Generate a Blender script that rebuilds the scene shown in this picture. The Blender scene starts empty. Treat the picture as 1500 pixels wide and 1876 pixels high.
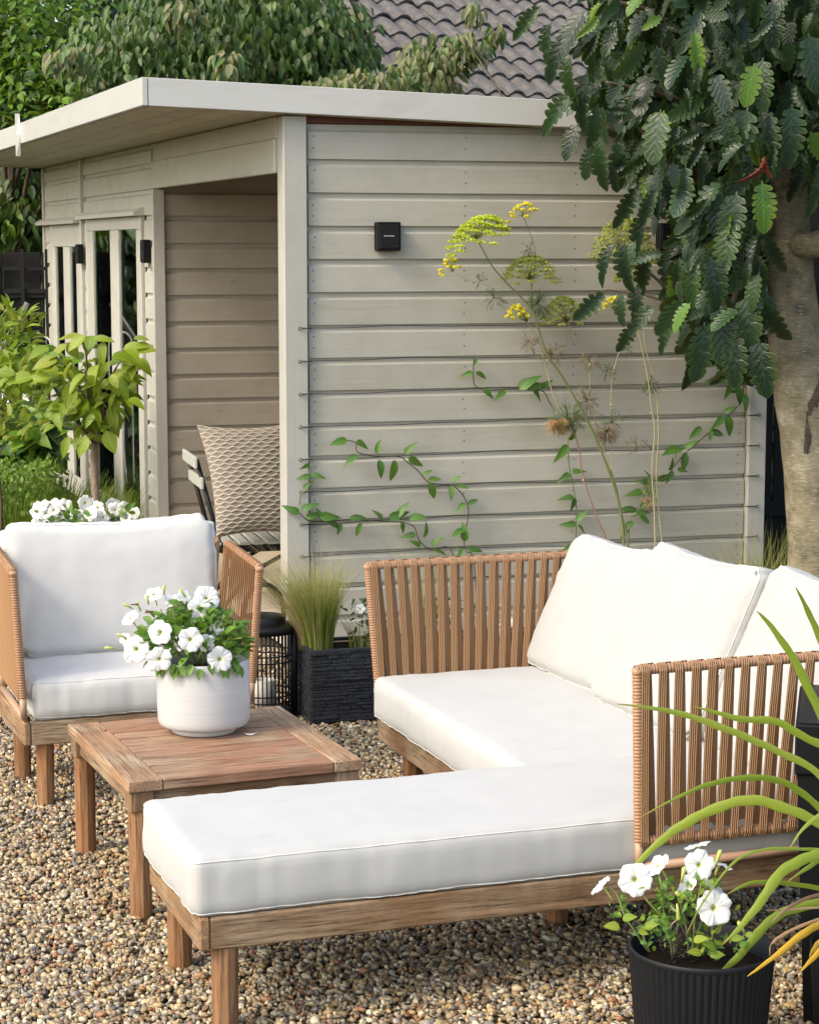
import bpy, bmesh, math, random
import numpy as np
from mathutils import Vector, Matrix, noise

random.seed(11)
RNG = np.random.default_rng(11)
sc = bpy.context.scene
COL = sc.collection
rad = math.radians

# ------------------------------------------------------------------ camera
CAM_F, CAM_PITCH, CAM_H = 3753.0, 0.1285, 1.65
cam_d = bpy.data.cameras.new('camera')
cam = bpy.data.objects.new('camera', cam_d)
COL.objects.link(cam)
cam.location = (0, 0, CAM_H)
cam.rotation_euler = (math.pi / 2 - CAM_PITCH, 0, 0)
cam_d.sensor_fit = 'HORIZONTAL'
cam_d.sensor_width = 36.0
cam_d.lens = CAM_F / 1500 * 36
cam_d.clip_start = 0.1
cam_d.clip_end = 300
sc.camera = cam

# ------------------------------------------------------------------ light
SUN_EL = rad(42)
SUN_AZ = math.atan2(-0.56, -0.78)          # direction TOWARDS the sun, from +X
world = bpy.data.worlds.new('World')
sc.world = world
world.use_nodes = True
wn = world.node_tree
bg = wn.nodes['Background']
sky = wn.nodes.new('ShaderNodeTexSky')
sky.sky_type = 'NISHITA'
sky.sun_disc = False
sky.sun_elevation = SUN_EL
sky.sun_rotation = math.pi / 2 - SUN_AZ
sky.air_density = 1.0
sky.dust_density = 3.0
sky.ozone_density = 1.0
wn.links.new(sky.outputs[0], bg.inputs[0])
bg.inputs[1].default_value = 0.15
sun_d = bpy.data.lights.new('sun', 'SUN')
sun_d.energy = 0.65
sun_d.angle = rad(10)
sun_d.color = (1.0, 0.955, 0.88)
sun = bpy.data.objects.new('sun', sun_d)
COL.objects.link(sun)
sun.location = (-8, -4, 9)
sdir = Vector((math.cos(SUN_AZ) * math.cos(SUN_EL), math.sin(SUN_AZ) * math.cos(SUN_EL), math.sin(SUN_EL)))
sun.rotation_euler = sdir.to_track_quat('Z', 'Y').to_euler()
vs = sc.view_settings
vs.view_transform = 'Standard'
vs.look = 'None'
vs.exposure = 1.42
vs.use_white_balance = True
vs.white_balance_temperature = 7100
vs.white_balance_tint = 8
vs.gamma = 1.0
vs.use_curve_mapping = False
sc.render.engine = 'CYCLES'
sc.cycles.max_bounces = 8
sc.cycles.transparent_max_bounces = 12

# ------------------------------------------------------------------ measuring helpers (pixel of the photo -> place in the garden)
def ray(px, py):
    x = (px - 750) / CAM_F
    u = -(py - 938) / CAM_F
    return (x, math.cos(CAM_PITCH) + u * math.sin(CAM_PITCH), -math.sin(CAM_PITCH) + u * math.cos(CAM_PITCH))
def at_z(px, py, z):
    r = ray(px, py); t = (z - CAM_H) / r[2]
    return Vector((t * r[0], t * r[1], z))
def at_y(px, py, y):
    r = ray(px, py); t = y / r[1]
    return Vector((t * r[0], y, CAM_H + t * r[2]))
def at_plane(px, py, p, d):
    r = ray(px, py)
    det = d[0] * (-r[1]) + r[0] * d[1]
    s = (-p[0] * (-r[1]) - r[0] * p[1]) / det
    x, y = p[0] + s * d[0], p[1] + s * d[1]
    t = y / r[1]
    return s, CAM_H + t * r[2], Vector((x, y, CAM_H + t * r[2]))

# ------------------------------------------------------------------ object helpers
def tag(o, label=None, cat=None, group=None, kind=None):
    if label: o['label'] = label
    if cat: o['category'] = cat
    if group: o['group'] = group
    if kind: o['kind'] = kind
    return o
def empty(name, loc=(0, 0, 0), rz=0.0, label=None, cat=None, group=None):
    o = bpy.data.objects.new(name, None)
    o.empty_display_size = 0.1
    o.location = loc
    o.rotation_euler = (0, 0, rz)
    COL.objects.link(o)
    return tag(o, label, cat, group)
def link(name, me, parent=None, mat=None, kind=None, label=None, cat=None, group=None):
    o = bpy.data.objects.new(name, me)
    if mat is not None and len(me.materials) == 0:
        me.materials.append(mat)
    COL.objects.link(o)
    if parent is not None:
        o.parent = parent
    return tag(o, label, cat, group, kind)

class MB:
    """collects vertices and faces of ONE mesh"""
    def __init__(s):
        s.v = []; s.f = []; s.uv = {}; s.smooth = []
    def add(s, vs_, fs, sm=False):
        b = len(s.v)
        s.v.extend([tuple(p) for p in vs_])
        for f in fs:
            s.f.append(tuple(i + b for i in f)); s.smooth.append(sm)
        return b
    def box(s, a, b, c=0.0, fn=None):
        x0, y0, z0 = a; x1, y1, z1 = b
        if c <= 0:
            V = [(x0,y0,z0),(x1,y0,z0),(x1,y1,z0),(x0,y1,z0),(x0,y0,z1),(x1,y0,z1),(x1,y1,z1),(x0,y1,z1)]
            F = [(0,3,2,1),(4,5,6,7),(0,1,5,4),(1,2,6,5),(2,3,7,6),(3,0,4,7)]
        else:
            V = []; idx = {}
            for ix, (X, sx) in enumerate(((x0, 1), (x1, -1))):
                for iy, (Y, sy) in enumerate(((y0, 1), (y1, -1))):
                    for iz, (Z, sz) in enumerate(((z0, 1), (z1, -1))):
                        for k in range(3):
                            p = [X + sx * c, Y + sy * c, Z + sz * c]
                            p[k] = (X, Y, Z)[k]
                            idx[(ix, iy, iz, k)] = len(V); V.append(tuple(p))
            I = lambda x, y, z, k: idx[(x, y, z, k)]
            F = []
            F.append((I(0,0,0,0), I(0,0,1,0), I(0,1,1,0), I(0,1,0,0)))
            F.append((I(1,0,0,0), I(1,1,0,0), I(1,1,1,0), I(1,0,1,0)))
            F.append((I(0,0,0,1), I(1,0,0,1), I(1,0,1,1), I(0,0,1,1)))
            F.append((I(0,1,0,1), I(0,1,1,1), I(1,1,1,1), I(1,1,0,1)))
            F.append((I(0,0,0,2), I(0,1,0,2), I(1,1,0,2), I(1,0,0,2)))
            F.append((I(0,0,1,2), I(1,0,1,2), I(1,1,1,2), I(0,1,1,2)))
            for a_ in (0, 1):
                for b_ in (0, 1):
                    F.append((I(a_,b_,0,0), I(a_,b_,1,0), I(a_,b_,1,1), I(a_,b_,0,1)))
                    F.append((I(a_,0,b_,0), I(a_,1,b_,0), I(a_,1,b_,2), I(a_,0,b_,2)))
                    F.append((I(0,a_,b_,1), I(1,a_,b_,1), I(1,a_,b_,2), I(0,a_,b_,2)))
                    for c_ in (0, 1):
                        F.append((I(a_,b_,c_,0), I(a_,b_,c_,1), I(a_,b_,c_,2)))
        if fn: V = [fn(*p) for p in V]
        s.add(V, F)
        return s
    def tube(s, pts, r, n=8, cap=True, sm=True, rfn=None, flat=1.0, up=None):
        pts = [Vector(p) for p in pts]
        m = len(pts)
        rs = r if isinstance(r, (list, tuple)) else [r] * m
        T = []
        for i in range(m):
            a = pts[max(0, i - 1)]; b = pts[min(m - 1, i + 1)]
            t = (b - a)
            T.append(t.normalized() if t.length > 1e-9 else Vector((0, 0, 1)))
        ref = Vector(up) if up is not None else (Vector((0, 0, 1)) if abs(T[0].z) < 0.9 else Vector((1, 0, 0)))
        N = (ref - T[0] * ref.dot(T[0])).normalized()
        V = []
        for i in range(m):
            N = (N - T[i] * N.dot(T[i]))
            N = N.normalized() if N.length > 1e-6 else T[i].orthogonal().normalized()
            B = T[i].cross(N)
            for k in range(n):
                a = 2 * math.pi * k / n
                rr = rs[i] * (rfn(i, a) if rfn else 1)
                V.append(pts[i] + N * math.cos(a) * rr * flat + B * math.sin(a) * rr)
        F = []
        for i in range(m - 1):
            for k in range(n):
                k2 = (k + 1) % n
                F.append((i*n+k, i*n+k2, (i+1)*n+k2, (i+1)*n+k))
        if cap:
            F.append(tuple(range(n - 1, -1, -1)))
            F.append(tuple((m - 1) * n + k for k in range(n)))
        s.add(V, F, sm)
        return s
    def lathe(s, prof, n=32, c=(0, 0, 0), sx=1.0, sy=1.0, rfn=None, closed=False):
        V = []
        m = len(prof)
        for i, (r, z) in enumerate(prof):
            for k in range(n):
                a = 2 * math.pi * k / n
                rr = r * (rfn(i, a) if rfn else 1)
                V.append((c[0] + rr * math.cos(a) * sx, c[1] + rr * math.sin(a) * sy, c[2] + z))
        F = []
        for i in range(m - 1):
            for k in range(n):
                k2 = (k + 1) % n
                F.append((i*n+k, i*n+k2, (i+1)*n+k2, (i+1)*n+k))
        s.add(V, F, True)
        return s
    def mesh(s, name, mat=None, uv=None, autosmooth=None):
        me = bpy.data.meshes.new(name)
        me.from_pydata([tuple(p) for p in s.v], [], s.f)
        me.polygons.foreach_set('use_smooth', s.smooth)
        if autosmooth is not None:
            me.polygons.foreach_set('use_smooth', [True] * len(me.polygons))
            me.set_sharp_from_angle(angle=rad(autosmooth))
        if mat is not None: me.materials.append(mat)
        me.update()
        return me
    def obj(s, name, mat=None, parent=None, kind=None, label=None, cat=None, group=None, autosmooth=None):
        me = s.mesh(name, mat, autosmooth=autosmooth)
        if hasattr(s, 'groove'):
            at = me.attributes.new('groove', 'FLOAT', 'POINT')
            at.data.foreach_set('value', [s.groove.get(i, 0.0) for i in range(len(s.v))])
        return link(name, me, parent, None, kind, label, cat, group)

# ------------------------------------------------------------------ materials
def newmat(name):
    m = bpy.data.materials.new(name); m.use_nodes = True
    nt = m.node_tree
    b = nt.nodes['Principled BSDF']
    return m, nt, b
def ramp(nt, stops):
    r = nt.nodes.new('ShaderNodeValToRGB')
    e = r.color_ramp.elements
    while len(e) > 1: e.remove(e[-1])
    e[0].position = stops[0][0]; e[0].color = (*stops[0][1], 1)
    for p, c in stops[1:]:
        x = e.new(p); x.color = (*c, 1)
    return r
def coords(nt, scale=(1, 1, 1), kind='Object', rand=True):
    tc = nt.nodes.new('ShaderNodeTexCoord')
    mp = nt.nodes.new('ShaderNodeMapping')
    mp.inputs['Scale'].default_value = scale
    nt.links.new(tc.outputs[kind], mp.inputs['Vector'])
    if rand:
        oi = nt.nodes.new('ShaderNodeObjectInfo')
        mu = nt.nodes.new('ShaderNodeVectorMath'); mu.operation = 'SCALE'
        mu.inputs[0].default_value = (13.7, 31.1, 7.3)
        nt.links.new(oi.outputs['Random'], mu.inputs['Scale'])
        nt.links.new(mu.outputs[0], mp.inputs['Location'])
    return mp.outputs[0]
def noise_n(nt, vec, scale, detail=6, rough=0.6, dist=0.0):
    n = nt.nodes.new('ShaderNodeTexNoise')
    n.inputs['Scale'].default_value = scale; n.inputs['Detail'].default_value = detail
    n.inputs['Roughness'].default_value = rough; n.inputs['Distortion'].default_value = dist
    if vec is not None: nt.links.new(vec, n.inputs['Vector'])
    return n
def bump(nt, b, h, strength=0.3, dist=0.002):
    bp = nt.nodes.new('ShaderNodeBump')
    bp.inputs['Strength'].default_value = strength; bp.inputs['Distance'].default_value = dist
    nt.links.new(h, bp.inputs['Height']); nt.links.new(bp.outputs[0], b.inputs['Normal'])
    return bp
def mixc(nt, f, a, b, mode='MIX'):
    m = nt.nodes.new('ShaderNodeMix'); m.data_type = 'RGBA'; m.blend_type = mode
    for s_, v in ((m.inputs[0], f), (m.inputs[6], a), (m.inputs[7], b)):
        if hasattr(v, 'is_output') or hasattr(v, 'links'): nt.links.new(v, s_)
        elif isinstance(v, (int, float)): s_.default_value = v
        else: s_.default_value = (*v, 1)
    return m.outputs[2]

def painted(name, base, grain=(3, 40, 40), var=0.10, rough=0.5, knots=False, dirt=0.0):
    m, nt, b = newmat(name)
    vec = coords(nt, grain)
    n1 = noise_n(nt, vec, 1.0, 5, .6, 1.5)
    vec2 = coords(nt, (1, 1, 1))
    n2 = noise_n(nt, vec2, 2.2, 4, .55)
    dark = tuple(c * (1 - var * 1.6) for c in base)
    c1 = mixc(nt, n2.outputs[0], tuple(c * (1 - var) for c in base), tuple(min(1, c * (1 + var)) for c in base))
    r1 = ramp(nt, [(0.30, (0.86, 0.84, 0.80)), (0.5, (1, 1, 1)), (0.8, (1.0, 1.0, 1.0))])
    nt.links.new(n1.outputs[0], r1.inputs[0])
    c2 = mixc(nt, 0.55, c1, r1.outputs[0], 'MULTIPLY')
    oi = nt.nodes.new('ShaderNodeObjectInfo')
    r2 = ramp(nt, [(0, (0.93, 0.93, 0.92)), (1, (1.04, 1.04, 1.05))])
    nt.links.new(oi.outputs['Random'], r2.inputs[0])
    c3 = mixc(nt, 1.0, c2, r2.outputs[0], 'MULTIPLY')
    if knots:
        v3 = coords(nt, knots)
        vo = nt.nodes.new('ShaderNodeTexVoronoi'); vo.inputs['Scale'].default_value = 1.6
        nt.links.new(v3, vo.inputs['Vector'])
        r3 = ramp(nt, [(0.0, (0.50, 0.44, 0.36)), (0.045, (0.70, 0.66, 0.60)), (0.10, (1, 1, 1))])
        nt.links.new(vo.outputs['Distance'], r3.inputs[0])
        c3 = mixc(nt, 0.75, c3, r3.outputs[0], 'MULTIPLY')
    if dirt:
        v4 = coords(nt, (1, 1, 1), rand=False)
        n4 = noise_n(nt, v4, 7.0, 8, .7)
        r4 = ramp(nt, [(0.35, (0.62, 0.60, 0.52)), (0.58, (1, 1, 1))])
        nt.links.new(n4.outputs[0], r4.inputs[0])
        c3 = mixc(nt, dirt, c3, r4.outputs[0], 'MULTIPLY')
    nt.links.new(c3, b.inputs['Base Color'])
    b.inputs['Roughness'].default_value = rough
    bump(nt, b, n1.outputs[0], 0.35, 0.0012)
    return m

BEIGE = (0.395, 0.385, 0.335)
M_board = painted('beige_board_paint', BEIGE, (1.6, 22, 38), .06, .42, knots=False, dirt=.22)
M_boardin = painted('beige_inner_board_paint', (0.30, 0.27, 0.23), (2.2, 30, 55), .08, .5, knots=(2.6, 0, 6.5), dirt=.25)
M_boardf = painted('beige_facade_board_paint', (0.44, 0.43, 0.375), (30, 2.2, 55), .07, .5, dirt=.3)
M_post = painted('beige_post_paint', (0.395, 0.39, 0.355), (40, 40, 2.2), .06, .5, dirt=.2)
M_fascia = painted('pale_fascia_paint', (0.49, 0.495, 0.475), (1.5, 1.5, 8), .02, .4, dirt=.06)
M_soffit = painted('bare_soffit_board', (0.50, 0.43, 0.33), (14, 2.0, 10), .12, .6, knots=(6.5, 2.6, 0), dirt=.45)
M_frame = painted('cream_door_paint', (0.45, 0.44, 0.40), (30, 30, 2.5), .06, .45, dirt=.2)
M_redwood = painted('red_brown_batten', (0.10, 0.028, 0.014), (2, 30, 30), .2, .6)

def wood(name, axis, base=(0.20, 0.12, 0.066), grey=0.8, red=0.0):
    m, nt, b = newmat(name)
    sc_ = [46, 46, 46]; sc_[axis] = 2.2
    vec = coords(nt, tuple(sc_))
    n1 = noise_n(nt, vec, 1.0, 9, .72, 0.35)
    sc2 = [210, 210, 210]; sc2[axis] = 9.0
    vecf = coords(nt, tuple(sc2))
    nf = noise_n(nt, vecf, 1.0, 4, .7, 0.2)
    vec2 = coords(nt, (1, 1, 1))
    n2 = noise_n(nt, vec2, 5.0, 5, .6)
    d = tuple(c * .60 for c in base); l = tuple(min(1, c * 1.40) for c in base)
    r1 = ramp(nt, [(0.30, d), (0.47, base), (0.62, l), (0.80, base)])
    nt.links.new(n1.outputs[0], r1.inputs[0])
    g = ramp(nt, [(0.25, (0.13, 0.10, 0.07)), (0.5, (0.32, 0.25, 0.17)), (0.75, (0.50, 0.41, 0.29))])
    nt.links.new(nf.outputs[0], g.inputs[0])
    rm = ramp(nt, [(0.42, (0, 0, 0)), (0.66, (1, 1, 1))])
    nt.links.new(n2.outputs[0], rm.inputs[0])
    ma = nt.nodes.new('ShaderNodeMath'); ma.operation = 'MULTIPLY'; ma.inputs[1].default_value = grey
    nt.links.new(rm.outputs[0], ma.inputs[0])
    c = mixc(nt, ma.outputs[0], r1.outputs[0], g.outputs[0])
    rf = ramp(nt, [(0.34, (0.30, 0.26, 0.22)), (0.47, (1, 1, 1)), (0.7, (1.15, 1.13, 1.08))])
    nt.links.new(nf.outputs[0], rf.inputs[0])
    c = mixc(nt, 0.8, c, rf.outputs[0], 'MULTIPLY')
    oi = nt.nodes.new('ShaderNodeObjectInfo')
    r2 = ramp(nt, [(0, (0.84, 0.80, 0.78)), (1, (1.1, 1.12, 1.1))])
    nt.links.new(oi.outputs['Random'], r2.inputs[0])
    c = mixc(nt, 1.0, c, r2.outputs[0], 'MULTIPLY')
    nt.links.new(c, b.inputs['Base Color'])
    b.inputs['Roughness'].default_value = 0.78
    b.inputs['Specular IOR Level'].default_value = 0.25
    ad = nt.nodes.new('ShaderNodeMath'); ad.operation = 'ADD'
    nt.links.new(n1.outputs[0], ad.inputs[0]); nt.links.new(nf.outputs[0], ad.inputs[1])
    bump(nt, b, ad.outputs[0], 0.6, 0.0025)
    return m
WOODX, WOODY, WOODZ = (wood('weathered_hardwood_%s' % 'xyz'[i], i) for i in range(3))
TABX = wood('table_hardwood_x', 0, (0.27, 0.145, 0.092), .7)
TABY = wood('table_hardwood_y', 1, (0.26, 0.15, 0.09), .85)
LEGW = wood('leg_hardwood', 2, (0.21, 0.10, 0.045), .25)

def rope(name, base, dark, shade_amount=0.75, trans=0.0):
    m, nt, b = newmat(name)
    vec = coords(nt, (260, 260, 260))
    n = noise_n(nt, vec, 1.0, 3, .6)
    c = mixc(nt, n.outputs[0], dark, base)
    ga = nt.nodes.new('ShaderNodeAttribute'); ga.attribute_name = 'groove'  # crevice shade between the cords, put into the rope colour
    gf = nt.nodes.new('ShaderNodeMath'); gf.operation = 'MULTIPLY'; gf.inputs[1].default_value = shade_amount
    nt.links.new(ga.outputs['Fac'], gf.inputs[0])
    c = mixc(nt, gf.outputs[0], c, tuple(x * .28 for x in dark))
    nt.links.new(c, b.inputs['Base Color'])
    b.inputs['Roughness'].default_value = 0.48
    bump(nt, b, n.outputs[0], 0.2, 0.001)
    out = nt.nodes['Material Output']
    tl = nt.nodes.new('ShaderNodeBsdfTranslucent'); nt.links.new(mixc(nt, .5, c, (.75, .30, .05)), tl.inputs['Color'])
    mx = nt.nodes.new('ShaderNodeMixShader'); mx.inputs[0].default_value = trans
    nt.links.new(b.outputs[0], mx.inputs[1]); nt.links.new(tl.outputs[0], mx.inputs[2]); nt.links.new(mx.outputs[0], out.inputs['Surface'])
    return m
M_rope = rope('tan_rope', (0.56, 0.34, 0.18), (0.44, 0.245, 0.12), .85, .2)
M_ropew = rope('tan_rope_wrap', (0.48, 0.275, 0.155), (0.34, 0.175, 0.095), .9)
M_tube, nt, b = newmat('tan_powder_coated_tube')
b.inputs['Base Color'].default_value = (0.40, 0.25, 0.165, 1); b.inputs['Roughness'].default_value = .45

def fabric(name, base=(0.43, 0.435, 0.425), stain=0.0):
    m, nt, b = newmat(name)
    vec = coords(nt, (1, 1, 1))
    w = noise_n(nt, vec, 900, 2, .5)
    n = noise_n(nt, vec, 9, 6, .6, .4)
    r = ramp(nt, [(0.25, tuple(c * .94 for c in base)), (0.6, base)])
    nt.links.new(n.outputs[0], r.inputs[0])
    c = r.outputs[0]
    if stain:
        mp = coords(nt, (3, 16, 6))
        s_ = noise_n(nt, mp, 2.2, 5, .62)
        rs_ = ramp(nt, [(0.63, (1, 1, 1)), (0.75, (0.86, 0.85, 0.82))])
        nt.links.new(s_.outputs[0], rs_.inputs[0])
        c = mixc(nt, stain, c, rs_.outputs[0], 'MULTIPLY')
    nt.links.new(c, b.inputs['Base Color'])
    b.inputs['Roughness'].default_value = 0.9
    b.inputs['Sheen Weight'].default_value = 0.1
    ad = nt.nodes.new('ShaderNodeMath'); ad.operation = 'MULTIPLY_ADD'
    ad.inputs[1].default_value = 0.08
    nt.links.new(w.outputs[0], ad.inputs[0])
    n3 = noise_n(nt, vec, 11, 3, .5, 0.6)
    nt.links.new(n3.outputs[0], ad.inputs[2])
    bump(nt, b, ad.outputs[0], 0.3, 0.0022)
    return m
M_white = fabric('white_cushion_fabric', stain=.9)
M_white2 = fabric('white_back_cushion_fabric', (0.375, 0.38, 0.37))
M_white3 = fabric('white_armchair_fabric', (0.55, 0.55, 0.535))
M_piping, nt, b = newmat('cushion_piping')
b.inputs['Base Color'].default_value = (.62, .61, .57, 1); b.inputs['Roughness'].default_value = .85

def simple(name, col, rough=.5, spec=.5, bumps=None, metallic=0.0, var=0.0, vs_=8):
    m, nt, b = newmat(name)
    b.inputs['Base Color'].default_value = (*col, 1)
    b.inputs['Roughness'].default_value = rough
    b.inputs['Metallic'].default_value = metallic
    b.inputs['Specular IOR Level'].default_value = spec
    vec = coords(nt, (1, 1, 1))
    if var:
        n = noise_n(nt, vec, vs_, 6, .65)
        c = mixc(nt, n.outputs[0], tuple(x * (1 - var) for x in col), tuple(min(1, x * (1 + var)) for x in col))
        nt.links.new(c, b.inputs['Base Color'])
    if bumps:
        n = noise_n(nt, vec, bumps[0], 5, .6)
        bump(nt, b, n.outputs[0], bumps[1], bumps[2])
    return m
M_blackmetal = simple('black_metal', (.006, .006, .007), .45, .3, (60, .2, .002), var=.3)
M_blackplast = simple('black_plastic', (.004, .005, .006), .55, .2, (80, .15, .001), var=.2)
M_ribpot = simple('ribbed_black_plastic', (.007, .008, .010), .5, .3, (50, .1, .001), var=.3)
M_dark = simple('dark_interior', (.012, .012, .016), .8)
M_soil = simple('dark_soil', (.020, .013, .009), .95, .1, (120, 1.0, .02), var=.6, vs_=60)
M_nail = simple('nail_hole', (.03, .022, .015), .6)
M_wire = simple('dark_wire', (.025, .022, .018), .5, metallic=.5)
M_eye = simple('screw_eye_steel', (.16, .15, .14), .35, metallic=.9)
M_bistro = simple('cream_slat_paint', (.40, .41, .37), .45, var=.08)
M_curtain = simple('grey_curtain', (.72, .72, .75), .9, .1, (30, .2, .004), var=.12)
M_candle = simple('white_candle', (.75, .72, .66), .5)
M_hoop = simple('white_hoop_tube', (.62, .64, .64), .4)
M_greypole = simple('grey_pole', (.22, .22, .23), .5)
M_blackwood = simple('black_fence_stain', (.007, .0075, .009), .75, .3, (25, .5, .004), var=.5)
M_pinewood = wood('pale_new_wood', 2, (0.42, 0.25, 0.11), .1)

# white glazed pot with fine throwing rings
M_pot, nt, b = newmat('white_ceramic')
vec = coords(nt, (1, 1, 60), rand=False)
n = noise_n(nt, vec, 1.6, 5, .7)
r = ramp(nt, [(.3, (.43, .44, .45)), (.7, (.50, .51, .52))])
nt.links.new(n.outputs[0], r.inputs[0]); nt.links.new(r.outputs[0], b.inputs['Base Color'])
b.inputs['Roughness'].default_value = .38
bump(nt, b, n.outputs[0], .14, .001)

# slate-effect planter
M_slate, nt, b = newmat('slate_effect_resin')
vec = coords(nt, (14, 14, 55), rand=True)
n = noise_n(nt, vec, 1.2, 7, .7)
r = ramp(nt, [(.3, (.005, .006, .008)), (.55, (.018, .021, .027)), (.8, (.055, .064, .078))])
nt.links.new(n.outputs[0], r.inputs[0]); nt.links.new(r.outputs[0], b.inputs['Base Color'])
b.inputs['Roughness'].default_value = .5
bump(nt, b, n.outputs[0], .8, .006)

# roof tile
M_tile, nt, b = newmat('old_concrete_tile')
vec = coords(nt, (1, 1, 1))
n = noise_n(nt, vec, 14, 8, .75); n2 = noise_n(nt, vec, 70, 4, .7)
r = ramp(nt, [(.3, (.072, .066, .062)), (.55, (.135, .124, .117)), (.75, (.21, .197, .185))])
nt.links.new(n.outputs[0], r.inputs[0])
r2 = ramp(nt, [(.55, (1, 1, 1)), (.68, (1.7, 1.7, 1.55))]); nt.links.new(n2.outputs[0], r2.inputs[0])
nt.links.new(mixc(nt, 1.0, r.outputs[0], r2.outputs[0], 'MULTIPLY'), b.inputs['Base Color'])
b.inputs['Roughness'].default_value = .85
bump(nt, b, n2.outputs[0], .5, .005)
M_roofunder = simple('roof_felt', (.015, .013, .012), .9)
M_felt = simple('shed_roof_felt', (.05, .055, .05), .9, .2, (90, .5, .004), var=.3)

# glass: thin pane that mirrors the garden and lets the dark inside show
M_glass, nt, b = newmat('window_glass')
nt.nodes.remove(b)
out = nt.nodes['Material Output']
gl = nt.nodes.new('ShaderNodeBsdfGlossy'); gl.inputs['Roughness'].default_value = .015
gl.inputs['Color'].default_value = (.9, .95, .93, 1)
tr = nt.nodes.new('ShaderNodeBsdfTransparent'); tr.inputs['Color'].default_value = (.86, .9, .9, 1)
fr = nt.nodes.new('ShaderNodeFresnel'); fr.inputs['IOR'].default_value = 1.65
mx = nt.nodes.new('ShaderNodeMixShader')
nt.links.new(fr.outputs[0], mx.inputs[0]); nt.links.new(tr.outputs[0], mx.inputs[1]); nt.links.new(gl.outputs[0], mx.inputs[2])
nt.links.new(mx.outputs[0], out.inputs['Surface'])

def leafmat(name, cols, rough=.42, trans=.35, veins=True, edge=None, vscale=9.0, spec=.5, coat=0.0):
    m, nt, b = newmat(name)
    oi = nt.nodes.new('ShaderNodeAttribute'); oi.attribute_name = 'tint'
    oj = nt.nodes.new('ShaderNodeObjectInfo')
    ad = nt.nodes.new('ShaderNodeMath'); ad.operation = 'ADD'
    nt.links.new(oi.outputs['Fac'], ad.inputs[0]); nt.links.new(oj.outputs['Random'], ad.inputs[1])
    fr_ = nt.nodes.new('ShaderNodeMath'); fr_.operation = 'FRACT'
    nt.links.new(ad.outputs[0], fr_.inputs[0])
    k = len(cols)
    r = ramp(nt, [(i / max(1, k - 1) * .98, c) for i, c in enumerate(cols)])
    nt.links.new(fr_.outputs[0], r.inputs[0])
    c = r.outputs[0]
    uv = nt.nodes.new('ShaderNodeUVMap')
    sp = nt.nodes.new('ShaderNodeSeparateXYZ'); nt.links.new(uv.outputs[0], sp.inputs[0])
    # |u| of the blade
    ab = nt.nodes.new('ShaderNodeMath'); ab.operation = 'ABSOLUTE'; nt.links.new(sp.outputs[0], ab.inputs[0])
    if edge:
        re = ramp(nt, [(.45, (0, 0, 0)), (.95, (1, 1, 1))]); nt.links.new(ab.outputs[0], re.inputs[0])
        fe = nt.nodes.new('ShaderNodeMath'); fe.operation = 'MULTIPLY'; fe.inputs[1].default_value = edge[1]
        nt.links.new(re.outputs[0], fe.inputs[0])
        c = mixc(nt, fe.outputs[0], c, edge[0])
    if veins:
        # side veins run forward from the midrib
        ma = nt.nodes.new('ShaderNodeMath'); ma.operation = 'MULTIPLY_ADD'
        ma.inputs[1].default_value = -.28; nt.links.new(ab.outputs[0], ma.inputs[0]); nt.links.new(sp.outputs[1], ma.inputs[2])
        mu = nt.nodes.new('ShaderNodeMath'); mu.operation = 'MULTIPLY'; mu.inputs[1].default_value = vscale * 2 * math.pi
        nt.links.new(ma.outputs[0], mu.inputs[0])
        si = nt.nodes.new('ShaderNodeMath'); si.operation = 'SINE'; nt.links.new(mu.outputs[0], si.inputs[0])
        rv = ramp(nt, [(.0, (.62, .66, .60)), (.5, (1, 1, 1)), (1, (1.06, 1.06, 1.0))])
        mr = nt.nodes.new('ShaderNodeMath'); mr.operation = 'MULTIPLY_ADD'; mr.inputs[1].default_value = .5; mr.inputs[2].default_value = .5
        nt.links.new(si.outputs[0], mr.inputs[0]); nt.links.new(mr.outputs[0], rv.inputs[0])
        c = mixc(nt, .45, c, rv.outputs[0], 'MULTIPLY')
        rm_ = ramp(nt, [(.0, (1, 1, 1)), (.07, (0, 0, 0))]); nt.links.new(ab.outputs[0], rm_.inputs[0])
        c = mixc(nt, mixc(nt, .4, (0, 0, 0), rm_.outputs[0]), c, tuple(min(1, x * 2.2 + .02) for x in cols[len(cols) // 2]))
        bump(nt, b, mr.outputs[0], .28, .003)
    nt.links.new(c, b.inputs['Base Color'])
    b.inputs['Roughness'].default_value = rough
    b.inputs['Specular IOR Level'].default_value = spec
    out = nt.nodes['Material Output']
    tl = nt.nodes.new('ShaderNodeBsdfTranslucent')
    tcol = mixc(nt, .5, c, (0.35, .5, .05), 'MIX')
    nt.links.new(mixc(nt, 1.0, tcol, (1, 1, 1), 'MULTIPLY'), tl.inputs['Color'])
    mx = nt.nodes.new('ShaderNodeMixShader'); mx.inputs[0].default_value = trans
    nt.links.new(b.outputs[0], mx.inputs[1]); nt.links.new(tl.outputs[0], mx.inputs[2])
    nt.links.new(mx.outputs[0], out.inputs['Surface'])
    return m
M_leaf_big = leafmat('dark_lobed_leaf', [(.006, .019, .011), (.011, .030, .016), (.018, .044, .020), (.007, .022, .013), (.024, .060, .018), (.006, .017, .011)], .36, .10, True, ((.10, .17, .03), .25), 7, .40)
M_leaf_hedge = leafmat('drooping_hedge_leaf', [(.014, .045, .012), (.035, .095, .016), (.022, .07, .014), (.07, .16, .022), (.015, .048, .014), (.05, .12, .018), (.12, .17, .035)], .42, .2, True, ((.22, .24, .09), .20), 7)
M_leaf_pale = leafmat('pale_edged_leaf', [(.12, .16, .05), (.16, .19, .07), (.20, .20, .10), (.10, .14, .04), (.27, .25, .16)], .45, .3, True, ((.36, .30, .17), .6), 7)
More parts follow.
